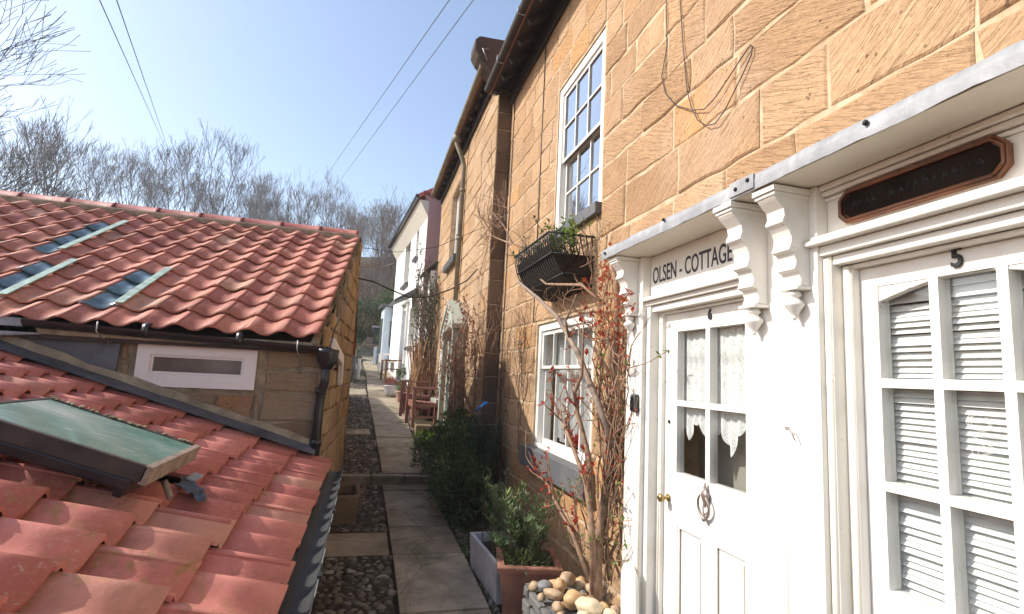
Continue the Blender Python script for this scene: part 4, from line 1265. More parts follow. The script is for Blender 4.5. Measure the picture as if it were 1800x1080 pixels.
mb.build('ridge_mortar', MORTAR2, la, bevel=.02)
mb = MB(); rs = random.Random(3)    # mortar verge
for k in range(22):
    s_ = k * slope / 22; p0 = V((vx + sh * s_ - .005, eY, eZ)) + Sdir * s_; p1 = p0 + Sdir * (slope / 22) + V((sh * slope / 22, 0, 0))
    mb.beam(p0 + Nn * (-.03), p1 + Nn * (-.03), .05, .075 + rs.uniform(-.008, .008), up=Nn)
mb.build('verge_mortar', MORTAR2, la)
mb = MB()    # eaves mortar and boards
mb.box(-6.6, vx - .01, eY - .0, eY + .08, eZ - .055, eZ + .002); mb.build('eaves_mortar', MORTAR2, la, bevel=.01)
# gutter with brackets, hopper and downpipe
mb = MB()
def halfgutter(mb, x0, z0, x1, z1, y, r=.052):
    pg_ = [(r * math.cos(a), r * math.sin(a)) for a in [PI + PI * i / 8 for i in range(9)]]
    prof = [(y + p[0], p[1]) for p in pg_] + [(y + p[0] * .86, p[1] * .86) for p in reversed(pg_)]
    n = len(mb.v); k = len(prof)
    for (yy, zz) in prof: mb.v.append((x0, yy, z0 + zz))
    for (yy, zz) in prof: mb.v.append((x1, yy, z1 + zz))
    for i in range(k): j = (i + 1) % k; mb.face((n + i, n + j, n + k + j, n + k + i))
    mb.face(tuple(range(n, n + k))); mb.face(tuple(range(n + k, n + 2 * k)))
halfgutter(mb, -2.22, 1.925, -.26, 1.855, AY - .11)
for x in (-1.5, -.9): mb.lathe([(.056, -.02), (.056, .02)], n=16, M=Matrix.Translation((x, AY - .11, lerp(1.925, 1.855, (x + 2.22) / 1.96))) @ Matrix.Rotation(PI / 2, 4, 'Y'))
gA_ = mb.build('gutter', BLACK, la)
for x in (-1.78, -.50):
    mb = MB(); zz = lerp(1.925, 1.855, (x + 2.22) / 1.96)
    mb.tube([(x, AY - .17, zz + .03), (x, AY - .175, zz - .04), (x + .01, AY - .12, zz - .075), (x + .02, AY - .03, zz - .10), (x + .015, AY - .02, zz - .22)], .005, 5)
    mb.build('gutter_hook', GALV, gA_)
mb = MB()
mb.lathe([(.035, 0), (.05, .03), (.075, .06), (.08, .13), (.085, .15), (.06, .155)], c=(-.285, AY - .115, 1.69), n=16, sy=.9)
mb.tube([(-.285, AY - .115, 1.70), (-.29, AY - .10, 1.60), (-.31, AY - .06, 1.52), (-.315, AY - .055, 1.40), (-.315, AY - .055, .2)], .034, 12)
for z in (1.50, 1.12): mb.lathe([(.041, 0), (.041, .045)], c=(-.315, AY - .055, z), n=12)
mb.build('downpipe', BLACK, la)
# dark lead panel and flashings on the wall
mb = MB(); yf = AY - .030
mb.extrude([(-2.55, yf, 1.76), (-2.1, yf, 1.60), (-1.76, yf, 1.54), (-1.69, yf, 1.60), (-1.68, yf, 1.90), (-2.55, yf, 1.90)], (0, .02, 0)); mb.build('lead_cladding', SLATE, la, bevel=.004)
mb = MB(); mb.extrude([(-3.2, AY - .10, 1.72), (-2.12, AY - .10, 1.83), (-2.2, AY - .10, 1.93), (-3.2, AY - .10, 2.0)], (0, .08, 0)); mb.build('lead_apron', LEAD, la, bevel=.01)
t18 = math.tan(R(18)); RPz = lambda x, off=0: 1.023 + off + t18 * (-.313 - x)
mb = MB(); rs = random.Random(5)
n = 16; top_ = []; bt = []
for i in range(n + 1):
    x = lerp(-2.75, -.36, i / n); top_.append((x, AY - .045, RPz(x, .135) + rs.uniform(-.012, .012))); bt.append((x, AY - .045, RPz(x, .03)))
mb.extrude(bt + top_[::-1], (0, .04, 0)); mb.build('mortar_fillet', MORTAR2, la, bevel=.004)
mb = MB(); top_ = []; bt = []
for i in range(n + 1):
    x = lerp(-2.75, -.31, i / n); a = RPz(x, .078); 
    top_.append((x, AY - .06, a + rs.uniform(-.004, .004))); bt.append((x, AY - .16, RPz(x, .048)))
for i in range(n): mb.quad(bt[i], bt[i + 1], top_[i + 1], top_[i]); mb.quad(top_[i], top_[i + 1], (top_[i + 1][0], AY - .04, top_[i + 1][2] + .01), (top_[i][0], AY - .04, top_[i][2] + .01))
mb.build('step_flashing', SLATE, la)
# little window
mb = MB(); y_ = AY - .035
fr_ = [(-1.575, -.785, 1.508, 1.822)]
a, b, c, d = fr_[0]
hs = [(a + .09, b - .09, c + .095, d - .085)]
cellwall(mb, (0, y_, 0), V((1, 0, 0)), V((0, -1, 0)), a + .003, b - .003, c + .003, d - .003, hs, .07)
wf = mb.build('window_frame', UPVC, la, bevel=.006)
mb = MB(); g = hs[0]
cellwall(mb, (0, y_ + .012, 0), V((1, 0, 0)), V((0, -1, 0)), g[0] + .001, g[1] - .001, g[2] + .001, g[3] - .001, [(g[0] + .016, g[1] - .016, g[2] + .016, g[3] - .016)], .03)
mb.build('casement', UPVC, wf, bevel=.003)
mb = MB(); mb.box(g[0] + .01, g[1] - .01, y_ + .03, y_ + .034, g[2] + .01, g[3] - .01); mb.build('pane', FROST, wf)
mb = MB(); mb.box(-1.35, -1.2, AY + .32, AY + .5, 1.5, 1.75); mb.box(-1.28, -1.02, AY + .42, AY + .44, 1.58, 1.8); mb.build('shelf_pot', TERRA, la)
mb = MB(); mb.box(-2.2, -.5, AY + .9, AY + .95, .8, 1.85); mb.build('room_wall', ROOMWALL, la)
# white fascia end on the gable
mb = MB(); p0 = V((xw(4.75) + .035, 4.62, 1.90)); p1 = V((xw(5.6) + .045, 5.35, 1.78))
mb.beam(p0, p1, .05, .10); mb.beam(p1, p1 + V((.0, .10, -.22)), .05, .09)
o = mb.build('bargeboard_end', UPVC, la, bevel=.01)
mb = MB(); mb.tube([(-.30, 4.42, 1.75), (-.27, 4.52, 2.0), (-.245, 4.75, 2.15), (-.225, 5.2, 2.38)], .006, 5); mb.build('wire', CABLE, la)

# ------------------------------------------------------------------ near lean-to with rosy pantiles
ns = thing('tiled_lean_to_shed', 'low lean-to beside the camera roofed in large rosy pantiles', 'shed', (-1.4, 2.2, 0))
t18r = R(18)
Ss = V((-math.cos(t18r), 0, math.sin(t18r))); Ns = V((math.sin(t18r), 0, math.cos(t18r)))
ON = V((-.215, -1.30, RPz(-.215) - .052))
cwN = .2215
skipN = {}
mb = MB()
ncN = 25
# opening for the roof light
for i in range(ncN):
    yc = -1.30 + (i + .5) * cwN
    for j in range(12):
        xc = -.215 - (j + .5) * .278 * math.cos(t18r) / 1
        if -1.25 < xc < -.80 and 2.36 < yc < 2.70: skipN[(i, j)] = 1
pantiles(mb, ON, (0, 1, 0), Ss, Ns, ncN, 12, cwN, .262, .058, seed=81, skip=skipN, p=1.25, asym=-.12, nu=18, thick=.015, lift=.038, u_off=.05)
mb.build('roof', TILENEAR, ns)
mb = MB()
mb.extrude([(-.235, -1.3, RPz(-.235) - .075), (-3.4, -1.3, RPz(-3.4) - .075), (-3.4, -1.3, RPz(-3.4) - .10), (-.235, -1.3, RPz(-.235) - .10)], (0, AY + 1.3 - .05, 0))
mb.build('roof_boarding', WOODDARK, ns)
mb = MB(); mb.box(-.50, -.30, -1.3, AY - .05, -.2, .93); mb.box(-3.4, -3.3, -1.3, AY - .05, -.2, 1.9); mb.box(-3.4, -.3, -1.5, -1.3, -.2, 1.0)
mb.build('wall', RUBBLE, ns)
mb = MB(); rs = random.Random(6)
for k in range(40):
    y = -1.2 + k * .14
    mb.box(-.262, -.222, y, y + .135, .935 + rs.uniform(-.006, .006), .975)
mb.build('eaves_mortar', MORTAR2, ns, bevel=.004)
# gutter of grey plastic with joints and clips
mb = MB(); r = .058; gx, gz0 = -.155, .985
pg_ = [(r * math.cos(a), r * math.sin(a)) for a in [PI + PI * i / 10 for i in range(11)]]
prof = [(gx + p[0], gz0 + p[1]) for p in pg_] + [(gx + p[0] * .93, gz0 + p[1] * .93) for p in reversed(pg_)]
n = len(mb.v); k = len(prof); mb.smooth = False
for y in (-1.3, AY - .07):
    for (x, z) in prof: mb.v.append((x, y, z))
for i in range(k): j = (i + 1) % k; mb.face((n + i, n + j, n + k + j, n + k + i))
mb.face(tuple(range(n, n + k))); mb.face(tuple(range(n + k, n + 2 * k)))
gg = mb.build('gutter', GUTDARK, ns)
mb = MB()
for y in (1.36, 2.02, 2.9, 3.8):
    mb = MB(); pr = [(gx + p[0] * 1.09, gz0 + p[1] * 1.09) for p in pg_] + [(gx + p[0] * .99, gz0 + p[1] * .99) for p in reversed(pg_)]
    mb.extrude([(x, y, z) for x, z in pr], (0, .05, 0))
    mb.box(gx + r - .004, gx + r + .010, y + .005, y + .045, gz0 - .01, gz0 + .012)
    mb.build('gutter_clip', BLACK, gg)
mb = MB(); rs = random.Random(9)    # bright broken edge of an old galvanised strip
y = .9
while y < AY - .3:
    l = rs.uniform(.05, .22); mb.box(gx + r - .001, gx + r + .002, y, y + l, gz0 - .002, gz0 + rs.uniform(.002, .006)); y += l + rs.uniform(.05, .3)
mb.build('gutter_lip', GALV, gg)

# roof light lying on the tiles
rl = thing('roof_light', 'old roof light with dusty green glass on a black timber kerb', 'skylight', (-1.0, 2.45, 1.3))
# glass plane: slope 18 deg, raised
RM = Matrix(((Ss.x, 0, Ns.x, -.70), (0, 1, 0, 0), (Ss.z, 0, Ns.z, RPz(-.69, .178)), (0, 0, 0, 1)))   # local x up slope, y along, z normal
mb = MB(); mb.box(.012, .60, 2.20, 2.71, -.006, .004, RM); mb.build('glass', SKYGLASS, rl, bevel=.002)
mb = MB()
mb.box(.0, .62, 2.172, 2.196, -.052, .007, RM); mb.box(.0, .62, 2.712, 2.738, -.052, .007, RM)
mb.box(.601, .62, 2.197, 2.711, -.052, .006, RM)
mb.build('frame', WOODDARK, rl, bevel=.003)
mb = MB(); mb.box(-.016, .010, 2.172, 2.738, -.058, .008, RM); mb.build('front_rail', DEADWOOD, rl, bevel=.003)
mb = MB(); mb.box(.03, .63, 2.176, 2.21, -.092, -.0525, RM); mb.box(.03, .63, 2.715, 2.75, -.12, -.0525, RM); mb.box(.05, .08, 2.211, 2.714, -.13, -.054, RM)
mb.build('kerb', BLACK, rl, bevel=.006)
mb = MB(); rs = random.Random(14)
for k in range(70):
    mb.tint = (rs.random(),) * 3
    p = RM @ V((rs.uniform(.02, .62), 2.725 + rs.uniform(-.012, .02), .012)); mb.blob(p, (rs.uniform(.004, .011), rs.uniform(.004, .009), .004), k, 6, 4, .4)
mb.build('lichen_crust', MORTAR2, rl)
mb = MB(); mb.tube([RM @ V((-.015, 2.40, -.085)), RM @ V((-.070, 2.36, -.125))], .012, 8); mb.build('prop_stick', DEADWOOD, rl)
ll = MB(); rs = random.Random(15)
nn_ = 9
base = len(ll.v)
for i in range(nn_ + 1):
    for j in range(7):
        u, w = i / nn_, j / 6
        p = RM @ V((-.03 - .13 * u - .02 * math.sin(w * 5), 2.47 + .02 * math.sin(u * 4) + .15 * w - .05 * u, -.100 - .022 * u + .020 * mnoise.noise(V((u * 5, w * 5, 2)))))
        ll.v.append(tuple(p))
ll.smooth = True
for i in range(nn_):
    for j in range(6):
        a = base + i * 7 + j; ll.face((a, a + 1, a + 8, a + 7))
tag(ll.build('lead_patch', PATCH, None), 'crumpled dark lead patch on the tiles just below the roof light', 'lead sheet')
mb = MB(); mb.box(-.085, -.045, 2.58, 2.70, -.105, -.094, RM)
tag(mb.build('slate_offcut', LEAD, None, bevel=.003), 'pale slate offcut by the crumpled lead patch under the roof light', 'slate')

# ------------------------------------------------------------------ low walls beyond house A
lw = thing('garden_wall', 'low rubble garden wall with rounded top beyond the stone gable', 'wall', (-.5, 12, .6))
mb = MB()
pts = [(9.75, 1.95), (11.0, 1.86), (12.5, 1.80), (14.4, 1.62)]
O2 = V((-.36, 9.75, 0)); d2 = V((-.03, 1, 0)).normalized()
cellwall(mb, O2, d2, V((d2.y, -d2.x, 0)), 0, 4.7, .1, 1.66, [], .35)
mb.build('mortar_bed', MORTAR2, lw)
mb = MB(); blocks(mb, O2, d2, V((d2.y, -d2.x, 0)), lambda v: (0, 4.7), courses(.2, 1.66, .10, .2, 71), [], 72, w=(.15, .4), gap=.02, jit=.015, proud=.03)
mb.build('facing', GOLDST, lw)
mb = MB(); rs = random.Random(3)
for k in range(22):
    p = O2 + d2 * (.1 + k * .21); mb.tint = (rs.random(), rs.random(), rs.random()); mb.blob((p.x - .16, p.y, 1.68 + rs.uniform(0, .03)), (.2, .125, rs.uniform(.07, .11)), k, 10, 7, .3)
mb.build('coping', GOLDST, lw)
gp_ = thing('gate_pier', 'round-topped rubble pier at the path edge beside the dark shrubs', 'pier', (-.55, 17, 1))
mb = MB(); blocks(mb, (-.75, 16.6, 0), V((1, 0, 0)), V((0, -1, 0)), lambda v: (0, .38), courses(1.0, 2.35, .14, .2, 5), [], 9, w=(.15, .3), gap=.02, jit=.012, proud=.03)
blocks(mb, (-.37, 16.6, 0), V((0, 1, 0)), V((1, 0, 0)), lambda v: (0, 3.0), courses(1.0, 2.25, .14, .2, 6), [], 10, w=(.15, .4), gap=.02, jit=.012, proud=.03)
mb.box(-.75, -.372, 16.605, 19.6, .9, 2.3); mb.build('shaft', GREYST, gp_)
mb = MB(); mb.tube([(-.56, 16.57, 2.30), (-.56, 19.6, 2.30)], .20, 16); mb.build('coping', GOLDST, gp_)
mb = MB(); mb.box(-.26, -.16, 17.2, 17.5, gz(17.3) - .02, gz(17.3) + .62)
tag(mb.build('white_post', LIME, None, bevel=.02), 'short white painted post standing at the foot of the rubble pier', 'post')

# ------------------------------------------------------------------ bare trees
def grow(mb, p, d, L, r, depth, rs, spread=.55, up=.12, seg=4, kids=(2, 3), shrink=.76, minr=.004, curl=.16):
    pts = [p.copy()]; q = p.copy(); dd = d.copy()
    for i in range(seg):
        dd = (dd + V((rs.uniform(-1, 1), rs.uniform(-1, 1), rs.uniform(-1, 1))) * curl + V((0, 0, up * .4))).normalized()
        q = q + dd * (L / seg); pts.append(q.copy())
    r1 = max(minr, r * .62)
    mb.tube(pts, [lerp(r, r1, i / seg) for i in range(seg + 1)], 7 if r > .06 else (4 if r > .02 else 3), cap=False)
    if depth <= 0: return
    n = rs.randint(*kids)
    for k in range(n):
        ax = V((rs.uniform(-1, 1), rs.uniform(-1, 1), rs.uniform(-.25, .6))).normalized()
        nd = (dd * (1 if k == 0 else .8) + ax * spread * (0.55 if k == 0 else 1) + V((0, 0, up))).normalized()
        grow(mb, q, nd, L * shrink * rs.uniform(.8, 1.15), r1 * (.95 if k == 0 else .72), depth - 1, rs, spread, up, max(2, seg - 1), kids, shrink, minr, curl)
    if depth >= 2 and L > .5:     # a side shoot from the middle
        m = pts[len(pts) // 2]; ax = V((rs.uniform(-1, 1), rs.uniform(-1, 1), rs.uniform(-.1, .5))).normalized()
        grow(mb, m, (dd * .5 + ax).normalized(), L * .6, r1 * .5, depth - 2, rs, spread, up, 2, kids, shrink, minr, curl)
def tree(name, label, seed, loc, h=8, spread=.5, mat=TWIG, group='bare trees on the hillside', r=.13, depth=6, up=.14, minr=.008, kids=(2, 3), lean=(0, 0)):
    rs = random.Random(seed); t = thing(name, label, 'tree', loc, group)
    mb = MB(); O = V(loc); pts = [O + V((0, 0, -.6))]; q = O.copy(); d = V((lean[0], lean[1], 1)).normalized()
    for i in range(4):
        pts.append(q.copy()); d = (d + V((rs.uniform(-.08, .08), rs.uniform(-.08, .08), .1))).normalized(); q = q + d * h * .075
    mb.tube(pts, [r * 1.2, r * 1.05, r, r * .93, r * .86], 8); mb.build('trunk', mat, t)
    mb = MB()
    for k in range(rs.choice((2, 3, 3))):
        ax = V((rs.uniform(-1, 1), rs.uniform(-1, 1), 0)); nd = (d + ax * spread * .7).normalized()
        grow(mb, pts[-1], nd, h * .22, r * .7, depth, rs, spread, up, 4, kids, .83, minr, .10)
    mb.build('crown', mat, t)
    return t
protos = []
for k in range(6):
    protos.append(tree('bare_tree', 'leafless grey tree in the wood along the hilltop', 100 + k, (-20 + 6 * k, 50, gz(50)), h=[8.5, 7.5, 9, 8, 7, 8.5][k], up=.17, spread=[.5, .58, .45, .62, .52, .55][k], mat=(TWIG, TWIG2)[k % 2], r=.12, depth=5, minr=.012))
rs = random.Random(17)
spots = []
for row, (y0, nrow, xa, xb) in enumerate(((45, 15, -42, 5), (50, 17, -46, 7), (55, 18, -50, 9), (61, 10, -26, 10), (40, 9, -11, 7), (35, 7, -8, 7))):
    for i in range(nrow):
        spots.append((lerp(xa, xb, (i + .5) / nrow) + rs.uniform(-1.3, 1.3), y0 + rs.uniform(-2, 2)))
for i in range(13): spots.append((lerp(-8, 7, i / 12) + rs.uniform(-.6, .6), 38 + rs.uniform(-2.5, 3)))
for i in range(11): spots.append((lerp(-6, 7, i / 10) + rs.uniform(-.5, .5), 31 + rs.uniform(-1, 2)))
for i, (x, y) in enumerate(spots):
    s_ = rs.choice((rs.uniform(.62, .85), rs.uniform(.8, 1.12))) * (1 if x < -5 else .86)
    if x > 2: s_ *= .85
    if y < 36: s_ *= .5
    elif y < 43: s_ *= .72
    z = gz(y) - .3
    if i < 6:
        o = protos[i]; o.location = (x, y, z); o.scale = (s_,) * 3; o.rotation_euler[2] = rs.uniform(0, 6.28)
        # parts were built round the first spot: bring them back to the thing's origin
    else:
        o = dup(protos[rs.randrange(6)], (x, y, z), rs.uniform(0, 6.28), s_)
    if y < 42.5: o['label'] = 'small leafless tree rising from the brown scrub behind the garden steps'; o['group'] = 'small bare trees in the hillside scrub'
# two bigger trees nearer on the left, only their right branches show
t = tree('large_bare_tree', 'big leafless tree at the left edge with long drooping branches', 211, (-16.6, 21.5, -1.0), h=13.5, spread=.58, r=.24, depth=7, up=.05, minr=.009, group=None, kids=(2, 3))
t2 = tree('large_bare_tree', 'spreading leafless tree low at the left edge, below the tallest one', 215, (-18.6, 25, -1.0), h=10.5, spread=.7, r=.2, depth=7, up=.02, minr=.009, group=None, kids=(2, 3))
c = thing('conifer_tree', 'thin dark conifer just above the roof ridge at far left', 'tree', (-27.2, 42, 8))
mb = MB(); mb.tube([(-27.2, 42, 6.5), (-27.2, 42, 14.8)], [.12, .03], 6); mb.build('trunk', TWIG, c)
mb = MB(); rs = random.Random(4)
for k in range(900):
    t_ = rs.random() ** .8; a = rs.uniform(0, 6.28); rr = (1 - t_) * 1.5 * rs.random() ** .5 + .05
    if .15 < t_ < .28: rr *= .3
    mb.tint = (rs.random(), rs.random(), 0); mb.leaf((-27.2 + rr * math.cos(a), 42 + rr * math.sin(a), 8.5 + 5.8 * t_), (math.cos(a), math.sin(a), -.3), .35, .10)
mb.build('crown', L_EVER, c)

# brown scrub and brambles on the slope
mb = MB(); rs = random.Random(23)
for k in range(11000):
    y = 26.5 + 30 * rs.random() ** 1.2; x = rs.uniform(-9 - (y - 26) * .35, 9 + (y - 26) * .25)
    cl = mnoise.noise(V((x * .5, y * .5, 3)))
    if cl < -.25: continue
    z = gz(y) - .1; h = rs.uniform(.6, 1.9) * (.7 + cl)
    p = V((x, y, z)); d = V((rs.uniform(-.5, .5), rs.uniform(-.5, .3), 1)).normalized()
    q = p + d * h * .6; e = q + (d + V((rs.uniform(-.9, .9), rs.uniform(-.6, .6), rs.uniform(-.8, .3)))).normalized() * h * .6
    mb.mi = rs.choice((0, 0, 1, 2)); mb.tube([p, q, e], [.014, .010, .005], 3, cap=False)
tag(mb.build('hillside_scrub', [TWIG2, STRAW, BARK]), 'tangle of brown bramble and dead stems covering the slope behind the alley', 'scrub', kind='stuff')

# ------------------------------------------------------------------ leafy shrubs
def leafball(mb, c, r, n, rs, L=(.05, .09), w=.35, hollow=.55, cluster=1, up=.3):
    for k in range(n):
        d = V((rs.gauss(0, 1), rs.gauss(0, 1), rs.gauss(0, 1))).normalized()
        if d.z < -.5 and rs.random() < .6: d.z = -d.z * .5
        lump = 1 + .26 * mnoise.noise(d * 2.3 + V(c) * 3)
        rr = lerp(hollow, 1, rs.random() ** .5) * lump
        p = V((c[0] + d.x * r[0] * rr, c[1] + d.y * r[1] * rr, c[2] + d.z * r[2] * rr))
        g = mnoise.noise(p * 6)
        if g < -.28: continue
        b = rs.random()
        for j in range(cluster):
            mb.tint = (min(1, max(0, .5 + g + rs.uniform(-.3, .3))), rs.random() * (.75 if g < .15 else 1), 0)
            dd = (d + V((rs.uniform(-1, 1), rs.uniform(-1, 1), rs.uniform(-.6, 1) + up)) * .9).normalized()
            l = rs.uniform(*L); mb.leaf(p, dd, l, l * w, up=V((rs.uniform(-.4, .4), rs.uniform(-.4, .4), 1)))
def stems(mb, base, top, r, n, rs, rad=.008):
    for k in range(n):
        a = rs.uniform(0, 6.28); e = V(top) + V((math.cos(a) * r[0] * rs.random(), math.sin(a) * r[1] * rs.random(), rs.uniform(-.3, .5) * r[2]))
        b = V(base) + V((rs.uniform(-.05, .05), rs.uniform(-.05, .05), 0)); m = (b + e) / 2 + V((rs.uniform(-.08, .08), rs.uniform(-.08, .08), .05))
        mb.tube([b, m, e], [rad, rad * .7, rad * .3], 4, cap=False)
sb = thing('evergreen_shrub', 'large dark green shrub spilling over the right side of the path', 'shrub', (1.2, 6.7, .1))
rs = random.Random(31)
mb = MB(); stems(mb, (1.25, 6.6, .05), (1.2, 6.7, .7), (.4, .7, .5), 34, rs, .014); mb.build('stems', BARKDK, sb)
mb = MB()
for c_, r_, n_ in (((1.20, 6.75, .62), (.42, .72, .52), 5200), ((1.12, 6.15, .45), (.36, .42, .38), 2400), ((1.30, 7.25, .85), (.36, .45, .42), 2300), ((.98, 7.35, .62), (.30, .42, .34), 1700)):
    leafball(mb, c_, r_, n_, rs, (.035, .07), .42, .5, 1)
mb.build('foliage', L_SHRUB, sb)
eu = thing('spurge_clump', 'blue green whorled plant between the dark shrub and the cottage wall', 'plant', (1.45, 6.2, .1))
mb = MB(); rs = random.Random(33); tips = []
for k in range(46):
    a = rs.uniform(0, 6.28); e = V((1.42 + .22 * math.cos(a) * rs.random(), 6.35 + .50 * math.sin(a) * rs.random(), rs.uniform(.8, 1.28)))
    mb.tube([(1.46, 6.3 + rs.uniform(-.2, .2), .05), ((1.46 + e.x) / 2, (6.3 + e.y) / 2, .55), e], [.009, .007, .005], 4, cap=False); tips.append(e)
mb.build('stems', BARKDK, eu)
mb = MB()
for e in tips:
    for k in range(42):
        t_ = k / 42; a = k * 2.4; p = e - V((0, 0, .26 * t_)); mb.tint = (1 - t_ * .8, rs.random() * (1 - t_), 0)
        mb.leaf(p, (math.cos(a), math.sin(a), .9 - 1.2 * t_), rs.uniform(.05, .075), .016)
mb.build('foliage', L_BUSH2, eu)
tg = MB(); rs = random.Random(2)   # blue scrap
n0 = 0
for i in range(9):
    for j in range(9):
        u, w = i / 8 - .5, j / 8 - .5
        tg.v.append((1.41 + .10 * w + .02 * math.sin(u * 9), 6.55 + .13 * u, 1.33 + .13 * w * (1 - abs(u)) + .04 * mnoise.noise(V((u * 7, w * 7, 1))) - .04 * u))
tg.smooth = True
for i in range(8):
    for j in range(8): a = i * 9 + j; tg.face((a, a + 1, a + 10, a + 9))
tag(tg.build('plastic_sheet', BLUEPL), 'crumpled bright blue plastic on top of the shrub by the wall corner', 'plastic')

def whorled(mb, ml, base, e, rs, nl=60, L=(.06, .10), w=.15, span=.55, rad=.006):
    b = V(base); e = V(e); m = (b + e) / 2 + V((rs.uniform(-.04, .04), rs.uniform(-.04, .04), .03))
    mb.tube([b, m, e], [rad, rad * .8, rad * .5], 4, cap=False)
    for k in range(nl):
        t_ = rs.random() ** 1.3 * span; p = e.lerp(m, min(1, t_ * 2)) if t_ < .5 else m.lerp(b, (t_ - .5) * 2)
        a = k * 2.4; ml.tint = (max(0, 1 - t_ * 2.2) * .8 + .2 * rs.random(), rs.random() * (1.0 if t_ < .06 else .72), 0)
        l = rs.uniform(*L); ml.leaf(p, (math.cos(a), math.sin(a), 1.1 - 1.3 * t_), l, l * w)
# terracotta pot and its plant, white trough behind
pot = thing('terracotta_planter', 'square terracotta planter with a moulded rim in front of the white trough', 'planter', (1.23, 3.84, 0), rz=R(-12))
PM = Matrix.Translation((1.23, 3.84, 0)) @ Matrix.Rotation(R(-12), 4, 'Z')
def sqpot(mb, M, b, t, h, wall=.025, rim=.045, rimw=.018):
    def ring(hw, z, hy=None): hy = hy or hw; return [M @ V((x * hw, y * hy, z)) for x, y in ((-1, -1), (1, -1), (1, 1), (-1, 1))]
    seq = [ring(b, 0), ring(t, h - rim), ring(t + rimw, h - rim + .004), ring(t + rimw + .004, h - .008), ring(t + rimw, h), ring(t - wall, h), ring(t - wall - .01, h - .10)]
    for A, B in zip(seq, seq[1:]):
        for i in range(4): j = (i + 1) % 4; mb.quad(A[i], A[j], B[j], B[i])
    mb.quad(*seq[0][::-1])
mb = MB(); sqpot(mb, PM, .155, .20, .43); mb.build('pot', TERRA, pot, bevel=.006)
mb = MB(); mb.box(-.185, .185, -.185, .185, .33, .375, PM); mb.build('soil', SOIL, pot)
pl = thing('potted_oleander', 'bushy narrow-leaved green plant growing in the terracotta planter', 'plant', (1.23, 3.84, .38))
rs = random.Random(41); ms, ml = MB(), MB()
for k in range(26):
    a = rs.uniform(0, 6.28); rr = rs.uniform(.05, .34); base = PM @ V((rs.uniform(-.1, .1), rs.uniform(-.1, .1), .36))
    whorled(ms, ml, base, (1.20 + rr * math.cos(a) * .95, 3.90 + rr * math.sin(a) * 1.1, rs.uniform(.62, .98) - rr * .3), rs, 64, (.05, .085), .2, .7)
leafball(ml, (1.2, 3.8, .43), (.2, .2, .07), 900, rs, (.02, .05), .22, .2)
ms.build('stems', BARKDK, pl); ml.build('foliage', L_POT, pl)
tr = thing('white_trough', 'narrow white glazed trough on the ground behind the terracotta planter', 'trough', (1.22, 4.55, 0), rz=R(4))
TM = Matrix.Translation((1.20, 4.50, 0)) @ Matrix.Rotation(R(3), 4, 'Z')
def trough(mb, M, hx, hy, h, wall=.03, taper=.02):
    def ring(ax, ay, z): return [M @ V((x * ax, y * ay, z)) for x, y in ((-1, -1), (1, -1), (1, 1), (-1, 1))]
    seq = [ring(hx - taper, hy - taper, .02), ring(hx, hy, h), ring(hx - wall, hy - wall, h), ring(hx - wall - .005, hy - wall - .005, h - .10)]
    for A, B in zip(seq, seq[1:]):
        for i in range(4): j = (i + 1) % 4; mb.quad(A[i], A[j], B[j], B[i])
    mb.quad(*seq[0][::-1])
mb = MB(); trough(mb, TM, .16, .42, .31); mb.build('basin', CERAM, tr, bevel=.012)
mb = MB(); mb.box(-.125, .125, -.385, .385, .15, .235, TM); mb.build('soil', SOIL, tr)
p3 = thing('trough_plant', 'loose grey green plant growing in the white trough', 'plant', (1.2, 4.6, .24))
ms, ml = MB(), MB(); rs = random.Random(44)
for k in range(20):
    a = rs.uniform(0, 6.28); whorled(ms, ml, (1.2 + rs.uniform(-.08, .08), 4.55 + rs.uniform(-.3, .3), .22), (1.22 + .26 * math.cos(a) * rs.random(), 4.6 + .40 * math.sin(a) * rs.random(), rs.uniform(.45, .85)), rs, 44, (.04, .07), .2, .8, .004)
ms.build('stems', BARKDK, p3); ml.build('foliage', L_POT, p3)

# stone trough at the foot of the low house
st = thing('stone_trough', 'weathered oblong stone trough on the cobbles against the golden gable', 'trough', (-.13, 5.95, .08))
SM = Matrix.Translation((-.125, 6.50, .06)) @ Matrix.Rotation(R(2), 4, 'Z')
mb = MB(); mb.smooth = False; NS = 28
def rr_(ax, ay, z, e=7):
    out = []
    for i in range(NS):
        a = 2 * PI * i / NS; c_, s_ = math.cos(a), math.sin(a)
        out.append(SM @ V((math.copysign(abs(c_) ** (2 / e), c_) * ax, math.copysign(abs(s_) ** (2 / e), s_) * ay, z + .006 * mnoise.noise(V((c_ * 3, s_ * 3, z * 4))))))
    return out
seq = [rr_(.150, .33, 0), rr_(.165, .345, .15), rr_(.182, .36, .28), rr_(.176, .355, .30), rr_(.138, .315, .30), rr_(.128, .305, .28), rr_(.12, .30, .18)]
mb.smooth = True
for A, B in zip(seq, seq[1:]):
    for i in range(NS): j = (i + 1) % NS; mb.quad(A[i], A[j], B[j], B[i])
mb.poly(seq[0][::-1]); mb.build('basin', RUBBLE, st)
mb = MB(); mb.poly([SM @ V((.118 * x, .295 * y, .19)) for x, y in ((-1, -.9), (0, -1), (1, -.9), (1, .9), (0, 1), (-1, .9))]); mb.build('soil', SOIL, st)

